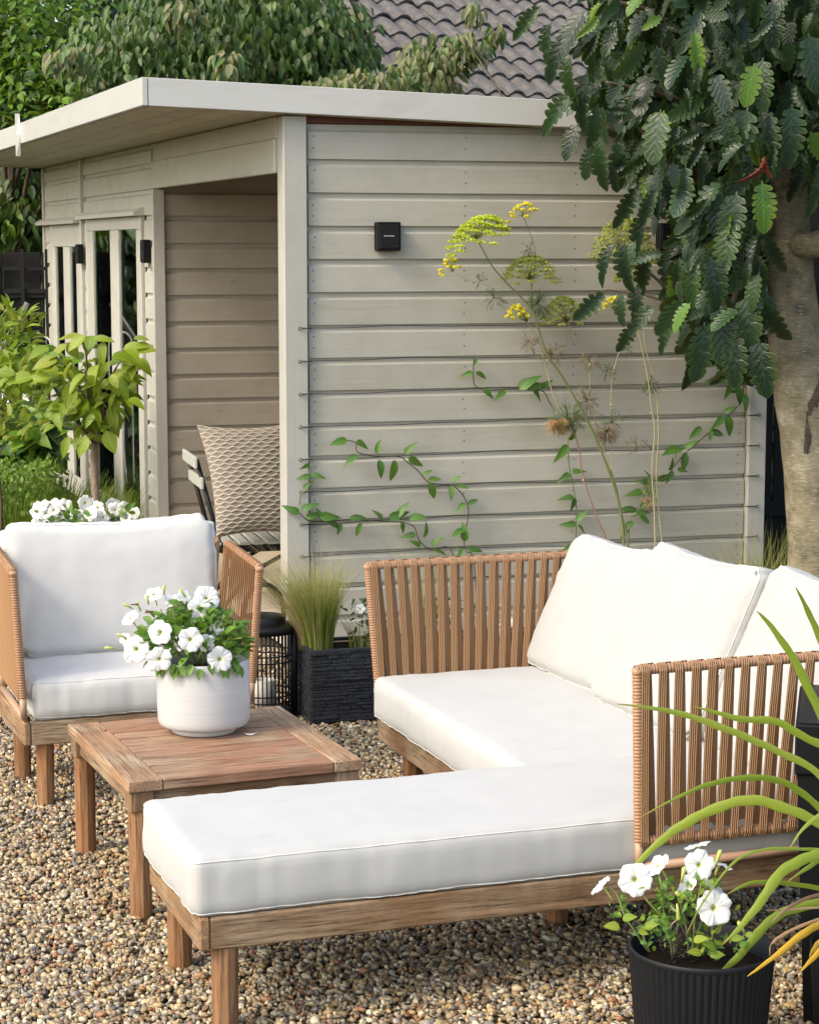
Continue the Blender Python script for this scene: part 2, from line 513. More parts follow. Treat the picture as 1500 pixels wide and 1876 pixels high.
M_leaf_bright = leafmat('bright_small_leaf', [(.07, .17, .018), (.12, .25, .022), (.18, .31, .03), (.08, .18, .02)], .45, .35, False)
M_leaf_lime = leafmat('lime_leaf', [(.14, .23, .018), (.22, .32, .022), (.28, .36, .03), (.17, .26, .02), (.32, .34, .05)], .42, .38, True, None, 8)
M_leaf_yell = leafmat('yellow_green_leaf', [(.22, .30, .025), (.32, .38, .04), (.17, .26, .025)], .45, .4, False)
M_leaf_vine = leafmat('clematis_leaf', [(.035, .10, .018), (.055, .15, .022), (.085, .20, .03), (.045, .12, .02)], .42, .25, True, None, 6)
M_leaf_pet = leafmat('petunia_leaf', [(.06, .14, .02), (.09, .20, .025), (.13, .26, .035), (.07, .16, .02)], .5, .3, False)
M_leaf_dark = leafmat('dark_shrub_leaf', [(.012, .04, .012), (.02, .06, .016), (.03, .08, .02)], .5, .2, False)
M_herb = leafmat('herb_green', [(.06, .12, .015), (.10, .17, .02), (.15, .22, .03), (.08, .14, .02)], .6, .35, False)
M_strap = leafmat('strap_leaf', [(.20, .29, .03), (.28, .37, .04), (.34, .41, .06)], .40, .3, False)
nt = M_strap.node_tree; b = nt.nodes['Principled BSDF']
src = b.inputs['Base Color'].links[0].from_socket
uvn = nt.nodes.new('ShaderNodeUVMap'); mp = nt.nodes.new('ShaderNodeMapping'); mp.inputs['Scale'].default_value = (5, .35, 1)
nt.links.new(uvn.outputs[0], mp.inputs['Vector'])
nn_ = noise_n(nt, mp.outputs[0], 2.6, 5, .7)
rr_ = ramp(nt, [(.32, (.60, .62, .50)), (.52, (1, 1, 1)), (.72, (1.25, 1.2, 1.05))]); nt.links.new(nn_.outputs[0], rr_.inputs[0])
c = mixc(nt, 1.0, src, rr_.outputs[0], 'MULTIPLY')
sp = nt.nodes.new('ShaderNodeSeparateXYZ'); nt.links.new(uvn.outputs[0], sp.inputs[0])
rt_ = ramp(nt, [(.0, (0, 0, 0)), (.90, (0, 0, 0)), (.965, (.7, .7, .7)), (.985, (1, 1, 1))]); nt.links.new(sp.outputs[1], rt_.inputs[0])
c = mixc(nt, rt_.outputs[0], c, (.42, .26, .06))
nt.links.new(c, b.inputs['Base Color']); bump(nt, b, nn_.outputs[0], .5, .0015)
M_strapy = simple('dying_yellow_leaf', (.55, .33, .02), .45, var=.25, vs_=30)
M_strapd = simple('dry_brown_leaf', (.40, .25, .14), .6, var=.4, vs_=40)
M_deadleaf = simple('dead_red_leaf', (.13, .028, .015), .6, var=.4, vs_=60)
M_stemg = simple('green_stem', (.13, .16, .05), .5, var=.3, vs_=30)
M_stemp = simple('pink_brown_stem', (.26, .14, .10), .5, var=.3, vs_=30)
M_stems = simple('straw_stem', (.34, .30, .17), .6, var=.3, vs_=30)
M_stemd = simple('dark_vine_stem', (.045, .04, .025), .6, var=.3, vs_=30)
M_twig = simple('brown_twig', (.10, .075, .05), .8, var=.3, vs_=30)
M_umbel = leafmat('umbel_lime', [(.42, .56, .03), (.55, .62, .03), (.38, .52, .04)], .6, .2, False)
M_umbelg = leafmat('umbel_green', [(.30, .36, .05), (.36, .40, .06), (.24, .32, .05)], .6, .2, False)
M_umbely = leafmat('umbel_yellow', [(.78, .72, .04), (.76, .62, .03), (.66, .70, .05)], .6, .2, False)
M_ray = simple('umbel_ray', (.30, .36, .09), .6)
M_tuftg = simple('feathery_green', (.12, .17, .07), .7)
M_tufto = simple('feathery_orange', (.42, .24, .09), .7)
M_tuftb = simple('feathery_brown', (.24, .19, .11), .7)
M_grassg = leafmat('fresh_grass_blade', [(.13, .20, .02), (.19, .26, .03), (.25, .29, .05)], .5, .3, False)
M_grassy = leafmat('straw_grass_blade', [(.42, .34, .16), (.50, .42, .22), (.36, .30, .13)], .6, .3, False)

# petunia: u = radius in the uv map
M_petal, nt, b = newmat('white_petunia_petal')
uv = nt.nodes.new('ShaderNodeUVMap'); sp = nt.nodes.new('ShaderNodeSeparateXYZ'); nt.links.new(uv.outputs[0], sp.inputs[0])
r = ramp(nt, [(0, (.30, .34, .03)), (.10, (.55, .58, .16)), (.22, (.80, .81, .76)), (1, (.86, .86, .88))])
nt.links.new(sp.outputs[0], r.inputs[0])
mu = nt.nodes.new('ShaderNodeMath'); mu.operation = 'MULTIPLY'; mu.inputs[1].default_value = 30 * math.pi
nt.links.new(sp.outputs[1], mu.inputs[0])
si = nt.nodes.new('ShaderNodeMath'); si.operation = 'SINE'; nt.links.new(mu.outputs[0], si.inputs[0])
bump(nt, b, si.outputs[0], .35, .0012)
nt.links.new(r.outputs[0], b.inputs['Base Color']); b.inputs['Roughness'].default_value = .6
out = nt.nodes['Material Output']
tl = nt.nodes.new('ShaderNodeBsdfTranslucent'); nt.links.new(r.outputs[0], tl.inputs['Color'])
mx = nt.nodes.new('ShaderNodeMixShader'); mx.inputs[0].default_value = .3
nt.links.new(b.outputs[0], mx.inputs[1]); nt.links.new(tl.outputs[0], mx.inputs[2]); nt.links.new(mx.outputs[0], out.inputs['Surface'])
M_bud = simple('pale_bud', (.42, .50, .12), .5, var=.3, vs_=80)

# bark
M_bark, nt, b = newmat('smooth_banded_bark')
vec = coords(nt, (15, 15, 90), rand=False); vec2 = coords(nt, (1, 1, 1), rand=False)
n = noise_n(nt, vec, 1.6, 7, .7, .5); n2 = noise_n(nt, vec2, 6, 6, .65); n3 = noise_n(nt, coords(nt, (22, 22, 120), rand=False), 1.3, 3, .6)
r = ramp(nt, [(.32, (.085, .075, .052)), (.46, (.21, .185, .12)), (.58, (.30, .265, .18)), (.72, (.46, .43, .34))])
nt.links.new(n2.outputs[0], r.inputs[0])
r2 = ramp(nt, [(.3, (.6, .6, .55)), (.55, (1, 1, 1)), (.75, (1.35, 1.3, 1.2))]); nt.links.new(n.outputs[0], r2.inputs[0])
c = mixc(nt, 1.0, r.outputs[0], r2.outputs[0], 'MULTIPLY')
r3 = ramp(nt, [(.66, (0, 0, 0)), (.70, (1, 1, 1))]); nt.links.new(n3.outputs[0], r3.inputs[0])
c = mixc(nt, r3.outputs[0], c, (.58, .52, .40))
nt.links.new(c, b.inputs['Base Color']); b.inputs['Roughness'].default_value = .7
bump(nt, b, n.outputs[0], .9, .008)
M_scar = simple('torn_bark_scar', (.10, .078, .06), .9, .2, (70, 1.0, .02), var=.8, vs_=40)

# ground under the stones, and the stones
M_ground = simple('garden_soil', (.035, .028, .018), .95, .1, (40, .8, .02), var=.5, vs_=12)
M_bed = simple('gravel_bed_fines', (.10, .078, .052), .95, .1, (160, 1.0, .01), var=.7, vs_=90)
M_pebble, nt, b = newmat('river_pebble')
oi = nt.nodes.new('ShaderNodeObjectInfo')
PC = [(0.35, 0.279, 0.171), (0.152, 0.112, 0.071), (0.536, 0.457, 0.323), (0.256, 0.201, 0.131), (0.397, 0.279, 0.131), (0.128, 0.117, 0.101), (0.28, 0.212, 0.131), (0.467, 0.379, 0.242), (0.198, 0.123, 0.071), (0.35, 0.312, 0.252), (0.315, 0.223, 0.121), (0.562, 0.513, 0.393), (0.175, 0.14, 0.101), (0.42, 0.335, 0.192), (0.303, 0.145, 0.071), (0.233, 0.212, 0.192)]
r = nt.nodes.new('ShaderNodeValToRGB'); r.color_ramp.interpolation = 'CONSTANT'
e = r.color_ramp.elements
e[0].color = (*PC[0], 1); e[1].position = 1 / 16; e[1].color = (*PC[1], 1)
for i in range(2, 16):
    x = e.new(i / 16); x.color = (*PC[i], 1)
nt.links.new(oi.outputs['Random'], r.inputs[0])
vec = coords(nt, (1, 1, 1))
n = noise_n(nt, vec, 150, 4, .6)
r2 = ramp(nt, [(.3, (.75, .73, .7)), (.7, (1.2, 1.2, 1.15))]); nt.links.new(n.outputs[0], r2.inputs[0])
nt.links.new(mixc(nt, 1.0, r.outputs[0], r2.outputs[0], 'MULTIPLY'), b.inputs['Base Color'])
b.inputs['Roughness'].default_value = .5
bump(nt, b, n.outputs[0], .3, .001)

# ================================================================== GROUND
g = MB(); g.box((-60, -20, -0.4), (60, 90, -0.035)); g.obj('ground', M_ground, kind='structure')
bed = MB(); bed.add([(-4.2, 1.5, -.012), (4.2, 1.5, -.012), (4.2, 9.6, -.012), (-4.2, 9.6, -.012)], [(0, 1, 2, 3)])
bed.obj('gravel_bed', M_bed, kind='structure')

def gravel(name, corners, density, rmin, rmax, seed):
    me = bpy.data.meshes.new(name)
    me.from_pydata([(x, y, -.008) for x, y in corners], [], [tuple(range(len(corners)))])
    o = link(name, me, None, M_pebble, 'stuff')
    ng = bpy.data.node_groups.new(name + '_scatter', 'GeometryNodeTree')
    ng.interface.new_socket('Geometry', in_out='INPUT', socket_type='NodeSocketGeometry')
    ng.interface.new_socket('Geometry', in_out='OUTPUT', socket_type='NodeSocketGeometry')
    L = ng.links.new; NN = ng.nodes.new
    gi = NN('NodeGroupInput'); go = NN('NodeGroupOutput')
    dp = NN('GeometryNodeDistributePointsOnFaces'); dp.inputs['Density'].default_value = density; dp.inputs['Seed'].default_value = seed
    L(gi.outputs[0], dp.inputs['Mesh'])
    rz = NN('FunctionNodeRandomValue'); rz.data_type = 'FLOAT_VECTOR'
    rz.inputs[0].default_value = (0, 0, -.004); rz.inputs[1].default_value = (0, 0, .009)
    sp_ = NN('GeometryNodeSetPosition'); L(dp.outputs[0], sp_.inputs[0]); L(rz.outputs[0], sp_.inputs['Offset'])
    gi2 = NN('GeometryNodeGeometryToInstance')
    for k in range(5):
        ico = NN('GeometryNodeMeshIcoSphere'); ico.inputs['Radius'].default_value = 1.0; ico.inputs['Subdivisions'].default_value = 2
        ps = NN('GeometryNodeInputPosition')
        no = NN('ShaderNodeTexNoise'); no.noise_dimensions = '4D'; no.inputs['W'].default_value = k * 3.7; no.inputs['Scale'].default_value = .75; no.inputs['Detail'].default_value = 1
        L(ps.outputs[0], no.inputs['Vector'])
        sb = NN('ShaderNodeVectorMath'); sb.operation = 'SUBTRACT'; sb.inputs[1].default_value = (.5, .5, .5); L(no.outputs['Color'], sb.inputs[0])
        ml = NN('ShaderNodeVectorMath'); ml.operation = 'SCALE'; ml.inputs['Scale'].default_value = 1.5; L(sb.outputs[0], ml.inputs[0])
        st = NN('GeometryNodeSetPosition'); L(ico.outputs['Mesh'], st.inputs[0]); L(ml.outputs[0], st.inputs['Offset'])
        sh = NN('GeometryNodeSetShadeSmooth'); L(st.outputs[0], sh.inputs[0])
        sm = NN('GeometryNodeSetMaterial'); sm.inputs['Material'].default_value = M_pebble; L(sh.outputs[0], sm.inputs[0])
        L(sm.outputs[0], gi2.inputs[0])
    ip = NN('GeometryNodeInstanceOnPoints'); L(sp_.outputs[0], ip.inputs['Points']); L(gi2.outputs[0], ip.inputs['Instance'])
    ip.inputs['Pick Instance'].default_value = True
    rr = NN('FunctionNodeRandomValue'); rr.data_type = 'FLOAT_VECTOR'
    rr.inputs[0].default_value = (-.55, -.55, 0); rr.inputs[1].default_value = (.55, .55, 6.283)
    L(rr.outputs[0], ip.inputs['Rotation'])
    rs = NN('FunctionNodeRandomValue'); rs.data_type = 'FLOAT_VECTOR'
    rs.inputs[0].default_value = (rmin, rmin * .8, rmin * .55); rs.inputs[1].default_value = (rmax, rmax * .85, rmax * .6)
    L(rs.outputs[0], ip.inputs['Scale'])
    L(ip.outputs[0], go.inputs[0])
    md = o.modifiers.new('scatter', 'NODES'); md.node_group = ng
    return o
gravel('gravel_near', [(-1.5, 3.3), (1.6, 3.3), (1.9, 5.6), (-1.5, 5.6)], 10500, .0034, .0100, 3)
gravel('gravel_far', [(-2.1, 5.6), (1.9, 5.6), (2.4, 8.4), (-3.0, 8.4)], 8500, .0036, .0100, 5)
gravel('gravel_large_stones', [(-1.6, 3.3), (1.7, 3.3), (2.0, 7.2), (-2.0, 7.2)], 260, .010, .0155, 9)
gravel('gravel_side', [(1.6, 3.3), (2.6, 3.3), (3.2, 8.4), (2.4, 8.4), (1.9, 5.6)], 4500, .005, .012, 7)

# ================================================================== SUMMERHOUSE
SO = Vector((-0.4085, 8.243, 0)); SYAW = 0.291
K1, K2 = -math.sin(0.044), math.cos(0.044)
def sl(s, t, z): return (s + t * K1, t * K2, z)          # shed local (s along the side wall, t along the front)
SE1 = Vector((math.cos(SYAW), math.sin(SYAW), 0)); SE2 = Vector((-math.sin(0.335), math.cos(0.335), 0))
def sw(s, t, z): return SO + SE1 * s + SE2 * t + Vector((0, 0, z))
shed = empty('summerhouse', SO, SYAW, 'beige painted timber summerhouse with overhanging flat roof and open corner nook', 'summerhouse')
def sbox(name, mat, a, b, c=.003, parent=shed, fn=sl, **kw):
    m = MB(); m.box(a, b, c, fn); return m.obj(name, mat, parent, **kw)

# shiplap board running along s (dirn 0) or along t (dirn 1)
def shiplap(name, mat, u0, u1, z0, z1, face, axis, sgn, parent=shed, wave=0.0):
    """cross-section: flat face, scooped top edge; face = coordinate of the face, outside is sgn*axis direction"""
    h = z1 - z0
    pr = [(-.016, z0), (0, z0), (0, z1 - .031), (-.0065, z1 - .0265), (-.013, z1 - .0205), (-.013, z1 + .0), (-.016, z1 + .0)]
    m = MB(); V = []
    n = 2
    for u in (u0, u1):
        for d, z in pr:
            o_ = face + sgn * d
            V.append(sl(u, o_, z) if axis == 't' else sl(o_, u, z))
    k = len(pr)
    F = [(i, (i + 1) % k, k + (i + 1) % k, k + i) for i in range(k)]
    F += [tuple(range(k - 1, -1, -1)), tuple(range(k, 2 * k))]
    m.add(V, F)
    me = m.mesh(name, mat)
    bm = bmesh.new(); bm.from_mesh(me); bmesh.ops.recalc_face_normals(bm, faces=bm.faces); bm.to_mesh(me); bm.free()
    return link(name, me, parent)
PITCH = 0.1318
ZJ = [2.0 - PITCH * k for k in range(0, 15)]
# side wall boards (face at t = 0, outside = -t)
edges = [2.137] + ZJ + [0.06]
for i in range(len(edges) - 1):
    z1, z0 = edges[i], edges[i + 1]
    shiplap('board', M_board, 0.0045 + random.uniform(0, .002), 1.936, z0, z1, random.uniform(-.0008, .0008), 't', -1)
sbox('wall_core', M_dark, (-.0, .019, .05), (2.0, .045, 2.14))
sbox('batten', M_redwood, (.0, -.004, 2.139), (1.98, .018, 2.172))
# corner posts
sbox('corner_post', M_post, (-.100, -.022, 0.02), (-.004, .07, 2.166), .004)
sbox('corner_post', M_post, (1.941, -.022, 0.02), (2.025, .05, 2.12), .004)
# nail holes
m = MB()
for k in range(1, 15):
    zt, zb = edges[k - 1], edges[k]
    for s_ in (.028, .66, 1.145, 1.905):
        for fr_ in (.36, .68):
            x = s_ + random.uniform(-.005, .005); z = zt - (zt - zb) * fr_ + random.uniform(-.004, .004)
            V = [sl(x + .0028 * math.cos(a) , -.0012, z + .0034 * math.sin(a)) for a in [j * math.pi / 3 for j in range(6)]]
            m.add(V, [tuple(range(6))])
m.obj('nail_holes', M_nail, shed, kind='stuff')
# rear and far walls (unseen side of the box), roof deck
sbox('rear_wall', M_board, (1.99, .055, .05), (2.02, 5.75, 2.10))
sbox('far_wall', M_board, (-.10, 5.72, .05), (1.98, 5.76, 2.12))
def roofz(s): return -0.031 * (s + .65)
def rl(s, t, z): return sl(s, t, z + roofz(s))
sbox('side_fascia', M_fascia, (-.642, -.075, 2.190), (2.12, -.052, 2.297), .002, fn=rl)
sbox('front_fascia', M_fascia, (-.668, -.076, 2.190), (-.645, 3.02, 2.297), .002, fn=rl)
sbox('front_fascia', M_fascia, (-.668, 3.03, 2.190), (-.645, 5.95, 2.297), .002, fn=rl)
sbox('rear_fascia', M_fascia, (2.122, -.075, 2.190), (2.14, 5.95, 2.297), .002, fn=rl)
sbox('side_fascia', M_fascia, (-.642, 5.93, 2.190), (2.12, 5.95, 2.297), .002, fn=rl)
sbox('roof_deck', M_felt, (-.644, -.051, 2.222), (2.12, 5.93, 2.294), fn=rl)
# fascia joint cover (a pale pointed strip)
m = MB()
for (za, zb, wa, wb) in ((2.345, 2.235, .006, .032), (2.235, 2.125, .032, .006)):
    V = []
    for z, w in ((za, wa), (zb, wb)):
        V += [rl(-.690, 3.025 - w * .5, z), rl(-.690, 3.025 + w * .5, z), rl(-.6685, 3.025 + w, z), rl(-.6685, 3.025 - w, z)]
    m.add(V, [(0, 1, 5, 4), (1, 2, 6, 5), (2, 3, 7, 6), (3, 0, 4, 7), (0, 3, 2, 1), (4, 5, 6, 7)])
m.obj('joint_cover', M_fascia, shed)
# soffit boards along t
e_ = [-.642, -.50, -.375, -.245, -.115, .05, .22, .40, .60, .85, 1.1]
for i in range(len(e_) - 1):
    sbox('soffit_board', M_soffit, (e_[i] + .0015, -.050, 2.188), (e_[i + 1] - .0015, 5.92 if e_[i] < -.1 else 2.37, 2.204), .002, fn=rl)
# lintel beam over the nook (two boards)
sbox('beam', M_boardf, (-.112, .072, 1.945), (-.085, 2.392, 2.080), .003)
sbox('beam', M_boardf, (-.104, .072, 2.081), (-.080, 2.392, 2.168), .003)
# nook: inner wall facing us, back wall, floor
zi = [2.168, 1.947, 1.811, 1.673, 1.546, 1.410, 1.276, 1.141, 1.006, .880, .739, .609, .471, .339, .205, .08]
for i in range(len(zi) - 1):
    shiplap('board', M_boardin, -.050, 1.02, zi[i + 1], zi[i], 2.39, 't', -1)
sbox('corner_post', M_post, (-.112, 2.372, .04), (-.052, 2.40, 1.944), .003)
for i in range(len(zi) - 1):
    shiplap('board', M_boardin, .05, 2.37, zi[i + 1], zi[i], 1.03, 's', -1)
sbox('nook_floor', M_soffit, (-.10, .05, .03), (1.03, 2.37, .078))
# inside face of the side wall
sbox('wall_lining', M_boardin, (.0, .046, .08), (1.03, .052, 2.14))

# ---- front wall (face at s = -.11, outside = -s)
FS = -.110
zf = [2.168, 2.075, 1.945, 1.815, 1.683, 1.551, 1.419, 1.287, 1.155, 1.023, .891, .759, .627, .495, .363, .231, .099]
for i in range(len(zf) - 1):
    z1, z0 = zf[i], zf[i + 1]
    if z0 > 1.80:
        shiplap('board', M_boardf, 2.402, 4.318, z0, z1, FS, 's', -1)
        shiplap('board', M_boardf, 4.362, 5.725, z0, z1, FS, 's', -1)
    else:
        shiplap('board', M_boardf, 2.402, 2.600, z0, z1, FS, 's', -1)
        shiplap('board', M_boardf, 4.19, 4.318, z0, z1, FS, 's', -1)
        shiplap('board', M_boardf, 5.47, 5.725, z0, z1, FS, 's', -1)
sbox('cover_strip', M_frame, (-.130, 4.322, .05), (-.095, 4.358, 2.165), .003)
sbox('corner_post', M_frame, (-.124, 5.728, .05), (-.06, 5.77, 2.165), .003)

def door_bay(t0, t1, ztop, panes, zbot, hood, label):
    fr_ = MB()
    o = sbox('door_frame', M_frame, (-.128, t0, zbot - .12), (-.10, t0 + .035, hood[2] - .018), .003)
    def rail(a, b): 
        mm = MB(); mm.box(a, b, .003, sl); return mm.obj('frame_rail', M_frame, o)
    rail((-.128, t1 - .035, zbot - .12), (-.10, t1, hood[2] - .018))
    rail((-.124, t0 + .037, ztop), (-.088, t1 - .037, hood[2] - .02))
    rail((-.124, t0 + .037, zbot - .12), (-.088, t1 - .037, zbot))
    xs = [t0 + .037] + [v for p in panes for v in p] + [t1 - .037]
    for i in range(0, len(xs), 2):
        if xs[i + 1] - xs[i] > .01:
            rail((-.124, xs[i], zbot + .001), (-.100, xs[i + 1], ztop - .001))
    for a, b in panes:
        mm = MB(); mm.box((-.1155, a - .002, zbot), (-.1125, b + .002, ztop), 0, sl); mm.obj('pane', M_glass, o)
    h0, h1, hz_ = hood
    mm = MB()
    V = []
    for t_ in (h0, h1):
        V += [sl(-.165, t_, hz_ - .018), sl(-.11, t_, hz_ - .018), sl(-.11, t_, hz_ + .024), sl(-.135, t_, hz_ + .020), sl(-.165, t_, hz_ + .002)]
    mm.add(V, [(4, 3, 2, 1, 0), (5, 6, 7, 8, 9)] + [(i, (i + 1) % 5, 5 + (i + 1) % 5, 5 + i) for i in range(5)])
    mm.obj('door_hood', M_frame, shed)
    return o
door_bay(2.610, 4.180, 1.745, [(2.745, 3.235), (3.455, 3.99)], .24, (2.59, 4.317, 1.832), '')
door_bay(4.375, 5.455, 1.655, [(4.53, 4.77), (4.985, 5.30)], .24, (4.363, 5.80, 1.812), '')
# room behind the panes
sbox('room_wall', M_dark, (.75, 2.45, .05), (.77, 5.70, 2.14))
sbox('room_wall', M_dark, (-.07, 2.41, .05), (.74, 2.43, 2.14))
sbox('room_floor', M_dark, (-.07, 2.45, .04), (.74, 5.70, .06))
sbox('room_ceiling', M_dark, (-.09, 2.45, 2.10), (.74, 5.70, 2.12))
def curtain(t0, t1, s0, amp=.012, wl=.055, z0=.12, z1=1.86):
    m = MB(); n = int((t1 - t0) / .008); V = []
    for i in range(n + 1):
        t_ = t0 + (t1 - t0) * i / n
        for z in (z0, (z0 + z1) / 2, z1):
            a = amp * (1.15 - .5 * (z - z0) / (z1 - z0))
            V.append(sl(s0 + a * math.sin(2 * math.pi * t_ / wl + .8 * math.sin(t_ * 21)), t_, z))
    F = []
    for i in range(n):
        for j in range(2): F.append((i*3+j, (i+1)*3+j, (i+1)*3+j+1, i*3+j+1))
    m.add(V, F, True)
    return m.obj('curtain', M_curtain, shed)
curtain(2.99, 3.27, -.084, .010); curtain(3.66, 3.90, -.084, .010); curtain(4.85, 5.0, -.084, .010)
# pale storage box seen through the glass
sbox('storage_box', M_candle, (.05, 3.0, .07), (.40, 3.5, .50))

# wall lamps
def wall_lamp(p_s, p_t, z0, z1, w, dep, facing, label):
    o = empty('wall_lamp', sw(p_s, p_t, z0), SYAW, label, 'wall lamp', 'black box wall lamps')
    m = MB()
    if facing == 't': m.box((-w / 2, -dep, 0), (w / 2, 0, z1 - z0), .004)
    else: m.box((-dep, -w / 2, 0), (0, w / 2, z1 - z0), .004)
    m.obj('housing', M_blackplast, o)
    m = MB()
    if facing == 't': m.box((-w / 2 + .008, -dep - .0025, .010), (w / 2 - .008, -dep + .001, z1 - z0 - .010), .002)
    else: m.box((-dep - .0025, -w / 2 + .008, .010), (-dep + .001, w / 2 - .008, z1 - z0 - .010), .002)
    m.obj('front_panel', M_blackmetal, o)
    if facing == 't':
        m = MB()
        for i in range(5): m.box((-.022 + i * .0088, -dep - .0032, .058), (-.016 + i * .0088, -dep - .0026, .0605))
        m.obj('marking', M_candle, o)
        m = MB(); m.box((.030, -dep - .0035, .016), (.033, -dep - .0026, .019)); m.obj('sensor', M_eye, o)
    else:
        m = MB(); m.box((-.03, w / 2, .02), (-.002, w / 2 + .004, z1 - z0 - .03), .001); m.obj('bracket', M_eye, o)
    return o
wall_lamp(.3265, -.001, 1.637, 1.752, .099, .05, 't', 'black box lamp in the open on the side wall, left of the fennel')
wall_lamp(1.552, -.001, 1.637, 1.752, .099, .05, 't', 'black box lamp on the side wall half hidden by the tree leaves')
wall_lamp(-.112, 2.47, 1.572, 1.690, .085, .040, 's', 'black box lamp on the front wall, between the glass door and the nook')
wall_lamp(-.130, 4.27, 1.555, 1.670, .085, .038, 's', 'black box lamp between the two glass doors')

# climbing wires
wires = empty('climbing_wires', sw(0, -.03, 0), SYAW, 'rows of thin dark climbing wires strained across the side wall on screw eyes', 'plant wire')
def wl(s, t, z): return (s, t + .03, z)
for k in range(5, 14):
    zL = ZJ[k] - .012; zR = ZJ[k] - .010
    m = MB(); pts = []
    ph = random.uniform(0, 6)
    for i in range(60):
        u = i / 59
        s_ = -.035 + 2.015 * u
        w = math.sin(math.pi * min(1, u * 8)) * 0
        z = zL + (zR - zL) * u + .005 * math.sin(u * 9 + ph) * math.sin(math.pi * u) + .002 * math.sin(u * 31 + ph * 2)
        if .05 < u < .6: z += .006 * math.sin(math.pi * (u - .05) / .55)
        pts.append((s_, -.03 + .002 * math.sin(u * 20), z))
    m.tube([wl(p[0], p[1] + .0, p[2]) for p in pts], .00135, 5)
    # twisted ends
    for e0, sg in ((-.035, 1), (1.98, -1)):
        tw = [(wl(e0 + sg * .045 * i / 14, -.03 + .0025 * math.cos(i * 1.9), (zL if sg > 0 else zR) + .0025 * math.sin(i * 1.9))) for i in range(15)]
        m.tube(tw, .0016, 5)
    w_ = m.obj('wire', M_wire, wires)
    for e0, z in ((-.040, zL), (1.985, zR)):
        m = MB(); c = [(e0, 0 + 0, z)]
        ringp = [(e0 + .006 * math.cos(a), .0, z + .006 * math.sin(a)) for a in [j * math.pi / 5 for j in range(11)]]
        m.tube(ringp, .0018, 5, cap=False)
        m.tube([(e0, .0, z - .004), (e0 + .0, .035, z - .004)], .0016, 5)
        m.obj('screw_eye', M_eye, w_)

# ================================================================== FURNITURE
def wrapped_rail(m, pts, r, pitch=.0078, amp=.20, n=12, start=0.0):
    """tube with the ridges of a cord wound round it"""
    P = []
    pts = [Vector(p) for p in pts]
    for i in range(len(pts) - 1):
        L = (pts[i + 1] - pts[i]).length
        k = max(2, int(L / (pitch / 5)))
        for j in range(k + (1 if i == len(pts) - 2 else 0)):
            P.append(pts[i].lerp(pts[i + 1], j / k))
    ph = [random.uniform(-.03, .03) for _ in P]
    f_ = lambda i, a: abs(math.sin(math.pi * (i / 5.0) + .25 * math.sin(a)))
    b0 = len(m.v)
    m.tube(P, r, n, rfn=lambda i, a: 1 + amp * (f_(i, a) ** .6 - .6) + ph[i // 5] * .8)
    if not hasattr(m, 'groove'): m.groove = {}
    for i in range(len(P)):
        for k in range(n): m.groove[b0 + i * n + k] = (1 - f_(i, 2 * math.pi * k / n)) ** 1.6
def strap(p0, p1, w, th, nrm, r_top, r_bot, side, bow=0.0):
    """flat band of four cords between two rails; side=+1 in front of the rails, -1 behind"""
    p0, p1, nrm = Vector(p0), Vector(p1), Vector(nrm).normalized()
    d = (p1 - p0).normalized(); wv = d.cross(nrm).normalized()
    path = [p0 + nrm * 0 - d * 0]
    # over the top rail, down, under the bottom rail
    top = [p0 - d * (r_top * 1.12), p0 - d * (r_top * .75) + nrm * side * r_top * .85, p0 + d * .002 + nrm * side * r_top * 1.12, p0 + d * .03 + nrm * side * r_top * 1.0]
    mid = [p0.lerp(p1, .5) + nrm * side * (r_top * .9 + bow)]
    bot = [p1 - d * .03 + nrm * side * r_bot * 1.0, p1 - d * .002 + nrm * side * r_bot * 1.12, p1 + d * (r_bot * .75) + nrm * side * r_bot * .85, p1 + d * (r_bot * 1.12)]
    path = top + mid + bot
    m = MB()
    cs = []
    for k in range(4):
        u0 = -w / 2 + w * k / 4
        for f in (.08, .5, .92):
            cs.append((u0 + w / 4 * f, th * (.35 if f != .5 else 1.0)))
    cs = cs + [(w / 2, 0)] + [(w / 2 - .001, -th * .3), (-w / 2 + .001, -th * .3), (-w / 2, 0)]
    n = len(cs); V = []
    for i, p in enumerate(path):
        a = path[max(0, i - 1)]; b_ = path[min(len(path) - 1, i + 1)]
        t = (b_ - a).normalized(); nn = wv.cross(t).normalized()
        if nn.dot(nrm) * side < 0: nn = -nn
        for (u, h) in cs: V.append(p + wv * u + nn * h)
    F = []
    for i in range(len(path) - 1):
        for k in range(n): F.append((i*n+k, i*n+(k+1) % n, (i+1)*n+(k+1) % n, (i+1)*n+k))
    m.add(V, F, False)
    me = m.mesh('strap', M_rope)
    gv = [1, 0, 1] * 4 + [1, .5, .5, 1]  # painted shade: full between cords, none on their crowns
    ga = me.attributes.new('groove', 'FLOAT', 'POINT'); ga.data.foreach_set('value', [float(gv[i % n]) for i in range(len(V))])
    bm = bmesh.new(); bm.from_mesh(me); bmesh.ops.recalc_face_normals(bm, faces=bm.faces); bm.to_mesh(me); bm.free()
    return me
